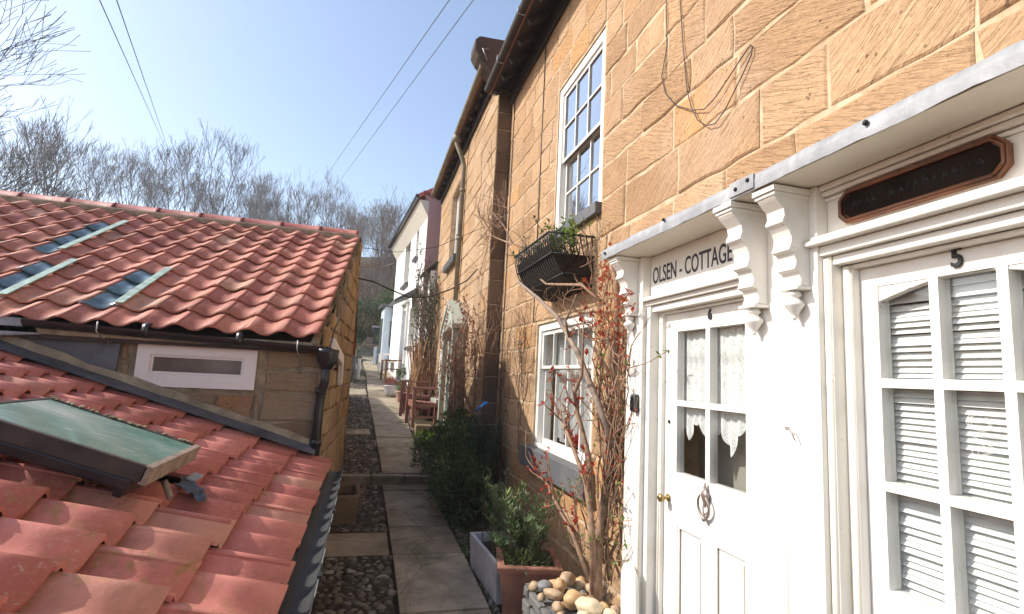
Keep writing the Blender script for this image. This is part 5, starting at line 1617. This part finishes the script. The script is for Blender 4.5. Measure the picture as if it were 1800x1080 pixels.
# pebble bed by the door: low stone box, pebbles, white board
bx = thing('stone_planter', 'rough grey stone planter filled with beach pebbles beside door 6', 'planter', (1.35, 3.1, 0))
mb = MB(); blocks(mb, (1.13, 0, 0), V((0, 1, 0)), V((-1, 0, 0)), lambda v: (2.3, 3.55), [.0, .1, .2, .29, .37], [], 3, w=(.10, .3), gap=.02, jit=.012, proud=.02)
blocks(mb, (0, 3.55, 0), V((-1, 0, 0)), V((0, 1, 0)), lambda v: (-1.55, -1.13), [.0, .12, .25, .37], [], 4, w=(.10, .3), gap=.02, jit=.012, proud=.02)
mb.box(1.135, 1.54, 2.3, 3.545, 0, .34); mb.build('stonework', GREYST, bx)
def pebmat(name, a, b):
    m = Mat(name, a, .55, 0, .4)
    o_ = m.ramp(m.noise(7, 5, .6, dist=.8), [(.35, a), (.65, b)]); m.color(m.mix(m.ramp(m.noise(60, 4), [(.55, 0), (.75, .4)]), o_, tuple(x * .5 for x in a)))
    m.bump(m.noise(50, 4), .15, .004); return m.m
PEB = [pebmat('cream_pebble', (.58, .47, .30), (.66, .56, .38)), pebmat('grey_pebble', (.17, .17, .175), (.26, .25, .24)), pebmat('tan_pebble', (.40, .27, .16), (.52, .38, .25)), pebmat('ochre_pebble', (.50, .29, .12), (.58, .42, .24))]
pebs = [  # x, y, z, rx, ry, rz, material, angle, label
    (1.31, 2.93, .455, .055, .085, .045, 0, 40, 'largest cream yellow pebble, flat and oval, in the stone planter'),
    (1.27, 3.06, .445, .062, .055, .05, 3, 10, 'round ochre pebble touching the largest cream pebble'),
    (1.20, 3.22, .42, .035, .065, .03, 2, 40, 'long buff egg-shaped pebble at the planter edge'),
    (1.27, 3.29, .435, .04, .042, .045, 3, 0, 'peach coloured round pebble behind the long buff one'),
    (1.20, 3.36, .41, .05, .045, .035, 1, 0, 'dark slate grey pebble at the back corner of the planter'),
    (1.36, 3.40, .43, .06, .05, .045, 2, 30, 'fawn pebble at the back beside the climber stem'),
    (1.24, 2.85, .43, .045, .04, .04, 0, 0, 'whitish pebble in front of the round ochre one'),
    (1.40, 2.86, .43, .04, .05, .04, 0, 20, 'pale oval pebble right of the largest cream pebble'),
    (1.18, 3.08, .40, .03, .045, .03, 2, 0, 'small brown pebble on the planter lip')]
for (x, y, z, a, b, c, k, ang, lab) in pebs:
    mb = MB(); mb.blob((0, 0, 0), (a, b, c), seed=x * 9 + y * 5, nu=18, nv=12, amp=.22, M=Matrix.Rotation(R(ang), 3, 'Z'))
    o = mb.build('pebble', PEB[k]); o.location = (x, y, z); tag(o, lab, 'pebble', 'beach pebbles in the stone planter')
rs = random.Random(51); base_pebs = []
for k in range(4):
    mb = MB(); mb.blob((0, 0, 0), (.036, .045, .028), seed=k * 7.7, nu=12, nv=8, amp=.3); o = mb.build('small_pebble', PEB[k]); base_pebs.append(o)
    tag(o, ('small cream pebble filling gaps in the stone planter', 'small grey pebble filling gaps in the stone planter', 'small tan pebble filling gaps in the stone planter', 'small ochre pebble filling gaps in the stone planter')[k], 'pebble', ('small cream pebbles', 'small grey pebbles', 'small tan pebbles', 'small ochre pebbles')[k])
taken = [(p[0], p[1], max(p[3], p[4])) for p in pebs]; cnt = 0; first = [True] * 4
for tr_ in range(900):
    x, y = rs.uniform(1.15, 1.53), rs.uniform(2.60, 3.50); r_ = rs.uniform(.02, .04)
    if any((x - a) ** 2 + (y - b) ** 2 < (c * .85 + r_ * .75) ** 2 for a, b, c in taken): continue
    taken.append((x, y, r_)); k = rs.choice((0, 1, 2, 2, 3)); s_ = r_ / .036
    if first[k]: o = base_pebs[k]; first[k] = False
    else: o = base_pebs[k].copy(); col.objects.link(o)
    o.location = (x, y, .365 + r_ * .5); o.scale = (s_, s_, s_); o.rotation_euler = (rs.uniform(-.3, .3), rs.uniform(-.3, .3), rs.uniform(0, 6.28)); cnt += 1
    if cnt > 62: break
mb = MB(); pts = [(1.52, 2.80, 0.0), (1.50, 2.80, .62)]
prof = [(2.775, .05), (2.95, .05)] + [(2.8625 + .0875 * math.cos(a), .60 + .10 * math.sin(a)) for a in [PI * i / 12 for i in range(13)]]
mb.extrude([(1.50 + .02 * (1 - z), y, z) for y, z in prof], (.022, 0, 0))
tag(mb.build('marker_board', WHITE, None, bevel=.004), 'round-topped white board leaning at the foot of the door 6 pilaster', 'board')

# ------------------------------------------------------------------ climbers
def wander(mb, ml, p, d, L, r, depth, rs, xlim=(1.5, 1.66), leaf=None, ld=.5, spread=.7, up=.25, seg=.07, tips=None, lsz=(.03, .06), zmax=9):
    n = max(3, int(L / seg)); pts = [V(p)]; q = V(p); d = V(d)
    for i in range(n):
        d = (d + V((rs.uniform(-.3, .3), rs.uniform(-1, 1) * .32, rs.uniform(-1, 1) * .28 + up * .3))).normalized()
        if q.z > zmax: d.z = -abs(d.z) * .6
        q = q + d * seg
        if q.x > xlim[1]: q.x = xlim[1]; d.x = -abs(d.x) * .5
        if q.x < xlim[0]: q.x = xlim[0]; d.x = abs(d.x) * .5
        pts.append(q.copy())
        if depth > 0 and rs.random() < .30 * (seg / .07):
            nd = (d * .5 + V((rs.uniform(-.6, .3), rs.uniform(-1, 1), rs.uniform(-.3, 1)))).normalized()
            wander(mb, ml, q, nd, L * rs.uniform(.25, .5), r * .6, depth - 1, rs, xlim, leaf, ld, spread, up, seg, tips, lsz, zmax)
        if ml is not None and rs.random() < ld * (1 if depth < 2 else .25):
            for _ in range(rs.randint(1, 3)):
                ml.tint = (rs.random(), rs.random(), 0); l = rs.uniform(*lsz)
                ml.leaf(q, (rs.uniform(-1, .1), rs.uniform(-1, 1), rs.uniform(-.6, 1)), l, l * .55)
    mb.tube(pts, [lerp(r, max(.0022, r * .45), i / n) for i in range(n + 1)], 6 if r > .012 else 4, cap=False)
cl = thing('climbing_rose', 'climbing rose with red young leaves beside door 6 and its thick bare stems', 'climber', (1.45, 3.15, .4))
mb = MB(); mb.smooth = True
mb.tube([(1.44, 3.12, .30), (1.43, 3.12, .51), (1.45, 3.15, .71), (1.52, 3.20, .96), (1.56, 3.27, 1.23), (1.60, 3.33, 1.59), (1.62, 3.30, 1.98), (1.62, 3.32, 2.38), (1.6, 3.42, 2.6)], [.045, .038, .032, .03, .028, .026, .022, .018, .012], 9)
mb.tube([(1.42, 3.11, .45), (1.40, 3.13, .85), (1.39, 3.22, 1.08), (1.36, 3.45, 1.32), (1.35, 3.58, 1.42)], [.026, .020, .017, .013, .008], 8)
mb.tube([(1.42, 3.16, .50), (1.38, 3.38, .72), (1.33, 3.6, .88), (1.30, 3.71, .97)], [.022, .016, .011, .006], 7)
mb.tube([(1.45, 3.21, .90), (1.42, 3.25, 1.23), (1.40, 3.41, 1.48), (1.38, 3.43, 1.62), (1.38, 3.31, 1.74), (1.38, 3.31, 1.96), (1.40, 3.36, 2.12)], [.018, .016, .015, .014, .010, .008, .005], 7)
mb.build('main_stems', BARK, cl)
mb = MB(); mb.tube([(1.54, 3.13, 1.30), (1.47, 3.24, 1.56), (1.42, 3.50, 1.90), (1.39, 3.86, 2.18), (1.37, 4.30, 2.38), (1.35, 4.90, 2.62)], [.022, .022, .020, .018, .015, .012], 8)
mb.tube([(1.40, 3.62, 2.01), (1.36, 3.60, 2.12), (1.37, 3.50, 2.22), (1.38, 3.46, 2.30)], [.010, .009, .007, .005], 6)
o = mb.build('dead_stem', DEADWOOD, cl); o['label'] = 'thick bare diagonal stem across the lower window'
mb, ml, mg = MB(), MB(), MB(); rs = random.Random(61)
for k in range(20):
    y = rs.uniform(3.08, 3.40); wander(mb, ml if k % 5 else mg, (rs.uniform(1.5, 1.64), y, rs.uniform(.45, 1.2)), (-.05, rs.uniform(-.15, .2), 1), rs.uniform(.9, 1.5), .008, 1, rs, (1.50, 1.67), ld=.22, up=.35, lsz=(.022, .045), zmax=2.5)
for k in range(14):
    wander(mb, ml, (rs.uniform(1.46, 1.62), rs.uniform(3.04, 3.45), rs.uniform(1.9, 2.35)), (-.1, rs.uniform(-.6, .6), .3), .42, .005, 1, rs, (1.44, 1.66), ld=.9, lsz=(.028, .055), zmax=2.5)
for (p, d) in (((1.36, 3.45, 1.32), (-.1, .3, .6)), ((1.35, 3.58, 1.42), (-.1, .5, .4)), ((1.30, 3.71, .97), (-.2, .5, .3)), ((1.33, 3.6, .88), (-.3, .1, .8)), ((1.4, 3.2, 1.0), (-.3, -.2, .8)), ((1.40, 3.4, 1.5), (-.2, .3, .5)), ((1.4, 3.3, .7), (-.3, .2, .7))):
    for _ in range(4): wander(mb, ml, p, V(d) + V((0, rs.uniform(-.4, .4), rs.uniform(-.3, .4))), .28, .006, 1, rs, (1.2, 1.6), ld=.55, up=.2, lsz=(.03, .06))
for k in range(10): wander(mb, mg, (rs.uniform(1.42, 1.6), rs.uniform(3.02, 3.3), rs.uniform(.45, .9)), (-.2, rs.uniform(-.5, .5), .5), .4, .005, 1, rs, (1.38, 1.64), ld=.6, lsz=(.02, .04))
mb.build('twigs', BARK, cl); ml.build('red_leaves', L_RED, cl); mg.build('green_leaves', L_GREEN, cl)
# bare climber running over the wall above the basket and out to the corner
c2 = thing('bare_climber', 'bare grey climber branches arching past the wall basket to the house corner', 'climber', (1.45, 5, 2.8))
mb = MB(); mb.tube([(1.52, 3.36, 2.25), (1.46, 3.56, 2.39), (1.42, 4.25, 2.50), (1.40, 4.63, 2.68), (1.38, 4.70, 2.89)], [.012, .012, .010, .009, .006], 6)
mb.tube([(1.62, 4.9, 2.9), (1.5, 5.3, 3.08), (1.42, 5.74, 3.22), (1.40, 6.5, 3.48), (1.38, 7.2, 3.66)], [.014, .013, .011, .008, .005], 6)
mb.tube([(1.44, 5.55, 3.17), (1.42, 5.9, 3.45), (1.40, 6.4, 3.74), (1.38, 7.0, 4.0)], [.009, .008, .006, .004], 5)
rs = random.Random(65)
for k in range(20): wander(mb, None, (1.40, rs.uniform(5.6, 7.1), rs.uniform(3.25, 3.75)), (-.1, rs.uniform(-.5, 1), rs.uniform(-.6, .9)), rs.uniform(.4, .8), .005, 2, rs, (1.15, 1.46))
for k in range(16): wander(mb, None, (1.55, rs.uniform(3.4, 4.9), rs.uniform(2.35, 2.6)), (-.1, rs.uniform(-1, 1), rs.uniform(-.7, .6)), .5, .004, 2, rs, (1.40, 1.67))
mb.build('branches', BARK, c2)
# fine dead shoots clinging to the wall left of the lower window
c3 = thing('wall_shoots', 'thin dead shoots clinging to the cottage wall left of the lower window', 'climber', (1.66, 6, .8))
mb, ml = MB(), MB(); rs = random.Random(67)
for k in range(13): wander(mb, ml, (1.66, rs.uniform(5.5, 6.8), rs.uniform(.8, 1.6)), (0, rs.uniform(-.4, .3), 1), rs.uniform(.6, 1.2), .0045, 2, rs, (1.62, 1.68), ld=.12, lsz=(.015, .03))
mb.tube([(1.60, 6.30, .1), (1.62, 6.25, .6), (1.64, 6.45, 1.1), (1.64, 6.55, 1.7), (1.63, 6.5, 2.2)], [.022, .02, .016, .012, .006], 7)
mb.build('shoots', BARKDK, c3); ml.build('dead_leaves', L_RUST, c3)
c4 = thing('rust_leaved_climber', 'dense climber with rusty red leaves at the corner of the stepped house', 'climber', (1.3, 7.6, .4))
mb, ml = MB(), MB(); rs = random.Random(71)
for k in range(8):
    y = rs.uniform(7.0, 8.1); wander(mb, None, (1.30, y, .25), (-.02, rs.uniform(-.1, .1), 1), rs.uniform(1.8, 2.6), .020, 0, rs, (1.15, 1.42), up=.5)
for k in range(27):
    y = rs.uniform(6.95, 8.3); wander(mb, ml, (rs.uniform(1.2, 1.42), y, rs.uniform(.9, 2.1)), (-.1, rs.uniform(-.3, .3), 1), rs.uniform(.5, 1.1), .006, 2, rs, (1.08, 1.44), ld=.65, lsz=(.03, .06), zmax=3.0)
for k in range(11):
    wander(mb, ml, (rs.uniform(1.36, 1.6), rs.uniform(6.3, 7.0), rs.uniform(1.3, 2.3)), (-.1, rs.uniform(-.5, .5), .8), .7, .006, 2, rs, (1.28, 1.66), ld=.28, lsz=(.02, .045))
mb.build('stems', BARK, c4); ml.build('leaves', L_RUST, c4)
c5 = thing('dry_climber', 'tall dry climber over straw coloured canes beside the far lean-to', 'climber', (1.35, 12.3, .8))
mb, ml, mc = MB(), MB(), MB(); rs = random.Random(73)
for k in range(20): wander(mb, ml, (rs.uniform(1.2, 1.45), rs.uniform(11.9, 13.0), rs.uniform(1.6, 2.6)), (-.1, rs.uniform(-.3, .3), 1), rs.uniform(1.2, 2.0), .011, 2, rs, (1.0, 1.46), ld=.30, seg=.13, lsz=(.05, .09))
for k in range(150):
    x, y = rs.uniform(1.02, 1.45), rs.uniform(11.9, 12.9); mc.tube([(x, y, .6), (x + rs.uniform(-.06, .06), y, 1.5), (x + rs.uniform(-.14, .14), y, rs.uniform(1.9, 2.5))], .010, 3, cap=False)
mb.build('stems', BARKDK, c5); ml.build('leaves', L_EVER, c5); mc.build('canes', STRAW, c5)

# ------------------------------------------------------------------ iron wall basket
bk = thing('wall_basket', 'black iron hayrack basket fixed to the cottage wall above the lower window', 'planter basket', (1.69, 4.37, 2.5))
B0, B1, BD, BZ, BB = 3.88, 4.88, .39, 2.85, 2.46
def bprof(t):   # 0 rim .. 1 wall foot
    a = t * PI / 2; return (1.69 - BD * math.cos(a) ** .75, BZ - (BZ - BB) * math.sin(a) ** 1.1)
mb = MB()
for i in range(20):
    y = lerp(B0, B1, i / 19); mb.tube([(bprof(t / 8)[0], y, bprof(t / 8)[1]) for t in range(9)], .0055, 5)
mb.tube([(1.69, B0, BZ), (1.69 - BD, B0, BZ), (1.69 - BD, B1, BZ), (1.69, B1, BZ)], .010, 6)
for t in (.30, .62): x, z = bprof(t); mb.tube([(1.69, B0, z), (x, B0, z), (x, B1, z), (1.69, B1, z)], .007, 5)
for i in range(7):
    x = 1.69 - BD * (i + .5) / 7.5; 
    for y in (B0, B1): mb.tube([(x, y, BZ), (x + (1.69 - x) * .3, y, lerp(BZ, BB, .75 * min(1, (1.69 - x) / BD + .2)))], .0055, 5)
mb.build('cage', IRON, bk)
mb = MB(); n = 8; pr = [bprof(t / n) for t in range(n + 1)]
mb.extrude([(x + .015, B0 + .02, z + .012 - .03) for x, z in pr[1:]] + [(1.685, B0 + .02, 2.70), (1.69 - BD + .06, B0 + .02, 2.68)], (0, B1 - B0 - .04, 0)); mb.build('liner', SOIL, bk)
bp = thing('basket_plant', 'straggly half dead plant with a few green shoots in the iron wall basket', 'plant', (1.55, 4.3, 2.7))
mb, ml = MB(), MB(); rs = random.Random(83)
for k in range(46): wander(mb, ml, (rs.uniform(1.38, 1.62), rs.uniform(3.9, 4.8), 2.70), (-.2, rs.uniform(-.6, .6), .8), rs.uniform(.12, .34), .004, 1, rs, (1.26, 1.66), ld=.9, lsz=(.025, .05), seg=.05)
leafball(ml, (1.50, 4.25, 2.72), (.15, .42, .10), 700, rs, (.02, .045), .4, .2)
mb.build('stems', BARKDK, bp); ml.build('foliage', L_EVER, bp)
mb = MB(); ml = MB()
for k in range(22): wander(mb, ml, (rs.uniform(1.42, 1.6), rs.uniform(3.86, 4.2), 2.78), (-.1, rs.uniform(-.6, .4), .6), .2, .003, 0, rs, (1.3, 1.66), ld=1, lsz=(.03, .05), seg=.04)
ml.build('fresh_shoots', L_GREEN, bp)

# ------------------------------------------------------------------ garden chairs, benches, pots
def armchair(name, label, loc, rz, mat=PLUM, group='plum brown wooden armchairs on the terrace'):
    t = thing(name, label, 'armchair', loc, group, rz)
    M = Matrix.Translation(loc) @ Matrix.Rotation(rz, 4, 'Z')
    # chair faces local -X ; width along Y
    def part(nm, fn):
        mb = MB(); fn(mb); local(M, mb); mb.build(nm, mat, t, bevel=.004)
    w, dp = .30, .27
    def seat(mb):
        for i in range(6): mb.box(-dp + i * .09, -dp + i * .09 + .078, -w + .01, w - .01, .405 - i * .006, .427 - i * .006)
        mb.box(-dp + .01, -dp + .03, -w + .03, w - .03, .33, .404); mb.box(-dp, dp - .02, -w + .0, -w + .025, .33, .39); mb.box(-dp, dp - .02, w - .025, w, .33, .39)
    part('seat', seat)
    def back(mb):
        a = R(16); BM = Matrix.Translation((dp - .02, 0, .40)) @ Matrix.Rotation(a, 4, 'Y')
        mb.box(-.015, .02, -w, -w + .05, -.0, .56, BM); mb.box(-.015, .02, w - .05, w, 0, .56, BM)
        mb.box(-.02, .022, -w + .051, w - .051, .46, .56, BM); mb.box(-.012, .012, -w + .051, w - .051, .06, .11, BM)
        for i in range(4): y = -w + .085 + i * .118; mb.box(-.008, .008, y, y + .085, .111, .459, BM)
    part('backrest', back)
    for s_ in (-1, 1):
        part('arm', lambda mb: mb.box(-dp - .05, dp - .02, s_ * w - .032, s_ * w + .032, .635, .66))
        part('leg', lambda mb: mb.box(-dp - .02, -dp + .035, s_ * (w - .001) - .025, s_ * (w - .001) + .025, 0, .634))
        part('leg', lambda mb: mb.box(dp - .03, dp + .022, s_ * (w + .004) - .024, s_ * (w + .004) + .024, 0, .43))
    part('stretcher', lambda mb: mb.box(-dp + .036, dp - .031, -w + .0, -w + .02, .14, .18))
    return t
armchair('garden_armchair', 'nearer plum brown slatted wooden armchair on the pebbly terrace', (1.20, 10.85, .68), R(6)).scale = (1.12,) * 3
armchair('garden_armchair', 'farther plum brown wooden armchair, behind the nearer one', (1.12, 11.95, .78), R(-8)).scale = (1.12,) * 3
mb = MB(); mb.box(.98, 1.28, 10.2, 10.5, .5, .74); mb.box(.96, 1.46, 10.9, 11.4, .5, .64)
o = mb.build('terrace_stone', RUBBLE, None, bevel=.02); o['kind'] = 'structure'
gt = thing('grass_tuft', 'bright green grass tuft under the nearer armchair', 'plant', (1.2, 10.0, .6))
mb = MB(); rs = random.Random(5)
for k in range(420):
    x, y = 1.2 + rs.gauss(0, .10), 10.0 + rs.gauss(0, .16); mb.tint = (rs.random(), 0, 0); mb.leaf((x, y, gz(y)), (rs.uniform(-.6, .6), rs.uniform(-.6, .6), 1), rs.uniform(.08, .17), .014)
mb.build('blades', L_GRASS, gt)
def bench(name, label, loc, rz, mat, L=.6):
    t = thing(name, label, 'bench', loc, None, rz); M = Matrix.Translation(loc) @ Matrix.Rotation(rz, 4, 'Z')
    def part(nm, fn): mb = MB(); fn(mb); local(M, mb); mb.build(nm, mat, t, bevel=.005)
    part('seat', lambda mb: [mb.box(-.25 + i * .1, -.25 + i * .1 + .085, -L, L, .40, .43) for i in range(5)])
    def back(mb):
        mb.box(.24, .29, -L, L, .84, .90); mb.box(.24, .28, -L, L, .52, .57)
        for i in range(9): y = -L + .08 + i * (2 * L - .2) / 8; mb.box(.25, .27, y, y + .05, .571, .839)
    part('backrest', back)
    for sx in (-1, 1):
        for sy in (-1, 1): part('leg', lambda mb: mb.box(sx * .25 - .03, sx * .25 + .03, sy * L - .03, sy * L + .03, 0, .66 if sx < 0 else .90))
    for sy in (-1, 1): part('arm', lambda mb: mb.box(-.30, .27, sy * L - .04, sy * L + .04, .661, .69))
    return t
bench('garden_bench', 'weathered brown wooden bench in front of the white house', (.78, 16.8, gz(16.8)), R(4), TEAK)
bench('white_bench', 'small white painted bench behind the brown one', (.72, 18.6, gz(18.6)), R(4), WHITE, .5)
def roundpot(name, label, loc, r, h, mat, plantmat, seed, ph=.25, n=420, lsz=(.04, .09), cat='plant pot'):
    t = thing(name, label, cat, loc); mb = MB()
    mb.lathe([(r * .62, 0), (r * .85, h * .35), (r * .98, h * .85), (r * 1.05, h * .9), (r * 1.05, h), (r * .93, h), (r * .9, h * .86)], c=loc, n=22); mb.build('pot', mat, t)
    mb = MB(); mb.lathe([(r * .9, 0), (r * .88, .02)], c=(loc[0], loc[1], loc[2] + h * .84), n=16); mb.build('soil', SOIL, t)
    p = thing(name.replace('pot', 'plant') if 'pot' in name else 'plant', 'low plant growing in the ' + label.split(' with')[0], 'plant', (loc[0], loc[1], loc[2] + h))
    ml = MB(); rs = random.Random(seed); leafball(ml, (loc[0], loc[1], loc[2] + h + ph * .3), (r * .95, r * .95, ph), n, rs, lsz, .3, .3); ml.build('foliage', plantmat, p)
    return t
roundpot('bowl_pot', 'white glazed bowl pot at the path edge', (.70, 14.6, gz(14.6)), .20, .28, CERAM, L_RUST, 1, .15)
roundpot('pink_pot', 'pink terracotta pot beside the white bowl pot', (.94, 13.8, gz(13.8)), .17, .27, TERRAL, L_GREEN, 2, .16)
roundpot('clay_pot', 'small clay pot between the pink pot and the armchairs', (.98, 13.1, gz(13.1)), .13, .22, TERRA, L_GREEN, 3, .14)
roundpot('grey_pot', 'grey pot with tall plant near the white house bay', (1.0, 15.3, gz(15.3)), .17, .3, GREYPIPE, L_EVER, 4, .35, 600)
bt = thing('bistro_table', 'small dark metal bistro table by the farther armchair', 'table', (.98, 12.55, gz(12.5)))
mb = MB(); mb.lathe([(.22, 0), (.22, .02)], c=(.98, 12.55, gz(12.5) + .70), n=20); mb.build('tabletop', IRON, bt)
for k in range(3):
    a = k * 2.09; mb = MB(); mb.tube([(.98, 12.55, gz(12.5) + .69), (.98 + .05 * math.cos(a), 12.55 + .05 * math.sin(a), gz(12.5) + .35), (.98 + .2 * math.cos(a), 12.55 + .2 * math.sin(a), gz(12.5))], .010, 5); mb.build('leg', IRON, bt)
# blue planter and spiral topiary
pb = thing('blue_planter', 'square slate blue planter with pale corner posts at the end of the alley', 'planter', (.62, 21.6, gz(21.6)))
PBM = Matrix.Translation((.62, 21.6, gz(21.6) - .02)) @ Matrix.Rotation(R(5), 4, 'Z')
mb = MB(); mb.box(-.30, .30, -.30, .30, .05, .60, PBM); mb.build('box', BLUEBOX, pb, bevel=.01)
mb = MB()
for sx in (-1, 1):
    for sy in (-1, 1): mb = MB(); mb.box(sx * .31 - .035, sx * .31 + .035, sy * .31 - .035, sy * .31 + .035, 0, .68, PBM); mb.build('corner_post', CERAM, pb, bevel=.008)
tp = thing('spiral_topiary', 'spiral clipped green topiary in the blue planter', 'topiary', (.60, 21.6, gz(21.6) + .6))
mb = MB(); mb.tube([(.60, 21.6, gz(21.6) + .5), (.60, 21.6, gz(21.6) + 2.3)], .03, 7); mb.build('trunk', BARKDK, tp)
ml = MB(); rs = random.Random(7); zb = gz(21.6) + .75
for k in range(40):
    t_ = k / 39; a = t_ * 2 * PI * 3.0; rr = .30 * (1 - t_ * .65)
    leafball(ml, (.60 + rr * .55 * math.cos(a), 21.6 + rr * .55 * math.sin(a), zb + 1.55 * t_), (rr * .62, rr * .62, .14), 95, rs, (.04, .08), .5, .6)
ml.build('foliage', L_TOPI, tp)

# ------------------------------------------------------------------ the garden at the top of the alley
gs = MB()
for k in range(7): gs.tint = (.3, .3, .3); gs.box(-.45 + k * .06, .75 + k * .04, 24.65 + k * .42, 25.3 + k * .42, gz(25) - .3, gz(24.6) + .14 * (k + 1))
struct(gs.build('garden_steps', SLAB, bevel=.02))
rs = random.Random(91)
for (x, y, z, rx, ry, rz_, n, mt, lab) in (
    (-1.0, 22.8, 2.2, .55, .6, .75, 2600, L_EVER, 'variegated evergreen bush beside the rubble pier'),
    (-1.45, 25.0, 3.5, 1.1, .9, 1.7, 4600, L_TOPI, 'tall dark evergreen bush left of the garden steps'),
    (-.5, 27.8, 4.3, 1.3, .8, 1.1, 3400, L_EVER, 'low dark bush overhanging the top of the garden steps'),
    (1.3, 25.6, 3.0, .7, .8, .9, 2400, L_SHRUB, 'dark bush between the garden steps and the pale blue porch'),
    (-2.9, 28.0, 4.6, 1.3, 1.0, 1.1, 2400, L_EVER, 'broad evergreen bush on the slope above the pier'),
    (1.3, 28.4, 4.9, 1.2, .8, 1.2, 3200, L_TOPI, 'mid green bush on the slope behind the topiary')):
    t = thing('garden_bush', lab, 'bush', (x, y, gz(y))); mb = MB(); stems(mb, (x, y, gz(y) - .2), (x, y, z), (rx, ry, rz_), 16, rs, .03); mb.build('stems', BARKDK, t)
    ml = MB(); leafball(ml, (x, y, z), (rx, ry, rz_), n, rs, (.08, .16), .4, .45); ml.build('foliage', mt, t)
bh = thing('stone_shelter', 'small pale stone box with a dark opening beside the garden steps', 'ornament', (.45, 26.5, 3.2))
mb = MB(); cellwall(mb, (.20, 26.2, 0), V((1, 0, 0)), V((0, -1, 0)), 0, .62, 2.9, 3.72, [(.16, .44, 3.1, 3.42)], .35); mb.build('body', GREYST, bh, bevel=.01)
mb = MB(); mb.box(.14, .88, 26.15, 26.6, 3.725, 3.80); mb.build('cap', CERAM, bh, bevel=.02)

# ------------------------------------------------------------------ overhead wires
def wire(label, a, b, r=.011, sag=.3, ext=.35, mat=CABLE, name='overhead_wire', grp=None):
    a = V(a); b = V(b); a2 = a + (a - b) * ext; mb = MB(); pts = []
    for i in range(25):
        t_ = i / 24; p = a2.lerp(b, t_); p.z -= sag * 4 * t_ * (1 - t_); pts.append(p)
    mb.tube(pts, r, 5); tag(mb.build(name, mat), label, 'cable', grp)
wire('left wire of the steep pair crossing the sky above the low roof', V((-.3866, .7895, .4768)) * 9 + V((0, 0, CZ)), V((-.3150, .8983, .3062)) * 46 + V((0, 0, CZ)), .0065, .0)
wire('right wire of the steep pair crossing the sky above the low roof', V((-.3691, .7934, .4840)) * 9 + V((0, 0, CZ)), V((-.3114, .9020, .2990)) * 46 + V((0, 0, CZ)), .0065, .0)
wire('upper wire of the slanting pair in the middle of the sky', V((.0815, .7967, .5988)) * 9 + V((0, 0, CZ)), V((-.1162, .9509, .2870)) * 46 + V((0, 0, CZ)), .0065, .0)
wire('lower wire of the slanting pair in the middle of the sky', V((.1190, .7891, .6026)) * 9 + V((0, 0, CZ)), V((-.0930, .9537, .2860)) * 46 + V((0, 0, CZ)), .0065, .0)
mb = MB(); mb.tube([(-.22, 7.0, 2.86), (.0, 7.05, 2.84), (.2, 7.15, 2.78), (.48, 7.3, 2.71), (.75, 7.35, 2.74), (1.05, 7.4, 2.88), (1.3, 7.5, 3.05), (1.46, 7.6, 3.25)], .010, 6)
tag(mb.build('sagging_cable', CABLE), 'thick dark cable sagging across the alley from the low roof', 'cable')
mb = MB(); mb.tube([(-.24, 7.1, 3.28), (.28, 7.1, 3.27), (.8, 7.2, 3.42), (1.48, 7.3, 3.82)], .004, 5)
tag(mb.build('thin_cable', CABLE), 'thin cable crossing the alley above the thick sagging one', 'cable')
mb = MB(); mb.tube([(-.22, 7.0, 3.0), (.2, 12, 4.0), (.62, 18.6, 5.4)], .008, 5)
tag(mb.build('pale_cable', DEADWOOD), 'pale cable running from the low roof to the white house eaves', 'cable')

mb = MB(); rs = random.Random(301)
for k in range(2600):
    y = rs.uniform(3.4, 7.8); x = rs.uniform(pxs(y)[1] - .02, 1.62)
    if x > 1.0 and 3.3 < y < 5.0 and rs.random() < .8: continue
    g = mnoise.noise(V((x * 6, y * 4, 9)))
    if g < -.05: continue
    z = gz(y) + .0; mb.tint = (rs.random(), rs.random() * .7, 0)
    for j in range(3): mb.leaf((x, y, z), (rs.uniform(-1, 1), rs.uniform(-1, 1), rs.uniform(.3, 1.2)), rs.uniform(.02, .05), rs.uniform(.010, .02))
tag(mb.build('ground_cover', L_SHRUB), 'low dark green creeping plants between the paving and the cottage wall', 'ground cover', kind='stuff')
mb = MB(); rs = random.Random(303)
for k in range(420):
    y = rs.uniform(3.2, 12.5); l, r_ = pxs(y)
    x = rs.choice((l + rs.gauss(0, .04), r_ + rs.gauss(0, .05), rs.uniform(-.3, 1.2)))
    mb.tint = (rs.random(), rs.random(), 0); mb.leaf((x, y, gz(y) + .012), (rs.uniform(-1, 1), rs.uniform(-1, 1), rs.uniform(-.1, .3)), rs.uniform(.012, .032), rs.uniform(.008, .016))
tag(mb.build('leaf_litter', L_RUST), 'scattered dry brown leaves lying along the edges of the path', 'leaf litter', kind='stuff')

# ------------------------------------------------------------------ spring haze in the air
mb = MB(); mb.box(-70, 40, -12, 118, -6, 34)
hz = mb.build('haze', [])
hm = bpy.data.materials.new('haze_air'); hm.use_nodes = True
for n in list(hm.node_tree.nodes): hm.node_tree.nodes.remove(n)
ho = hm.node_tree.nodes.new('ShaderNodeOutputMaterial'); hv = hm.node_tree.nodes.new('ShaderNodeVolumePrincipled')
hv.inputs['Color'].default_value = (.93, .96, 1, 1); hv.inputs['Density'].default_value = .0015
hm.node_tree.links.new(hv.outputs[0], ho.inputs['Volume'])
hz.data.materials.append(hm); hz['kind'] = 'stuff'; hz['label'] = 'thin spring haze in the air'; hz['category'] = 'haze'
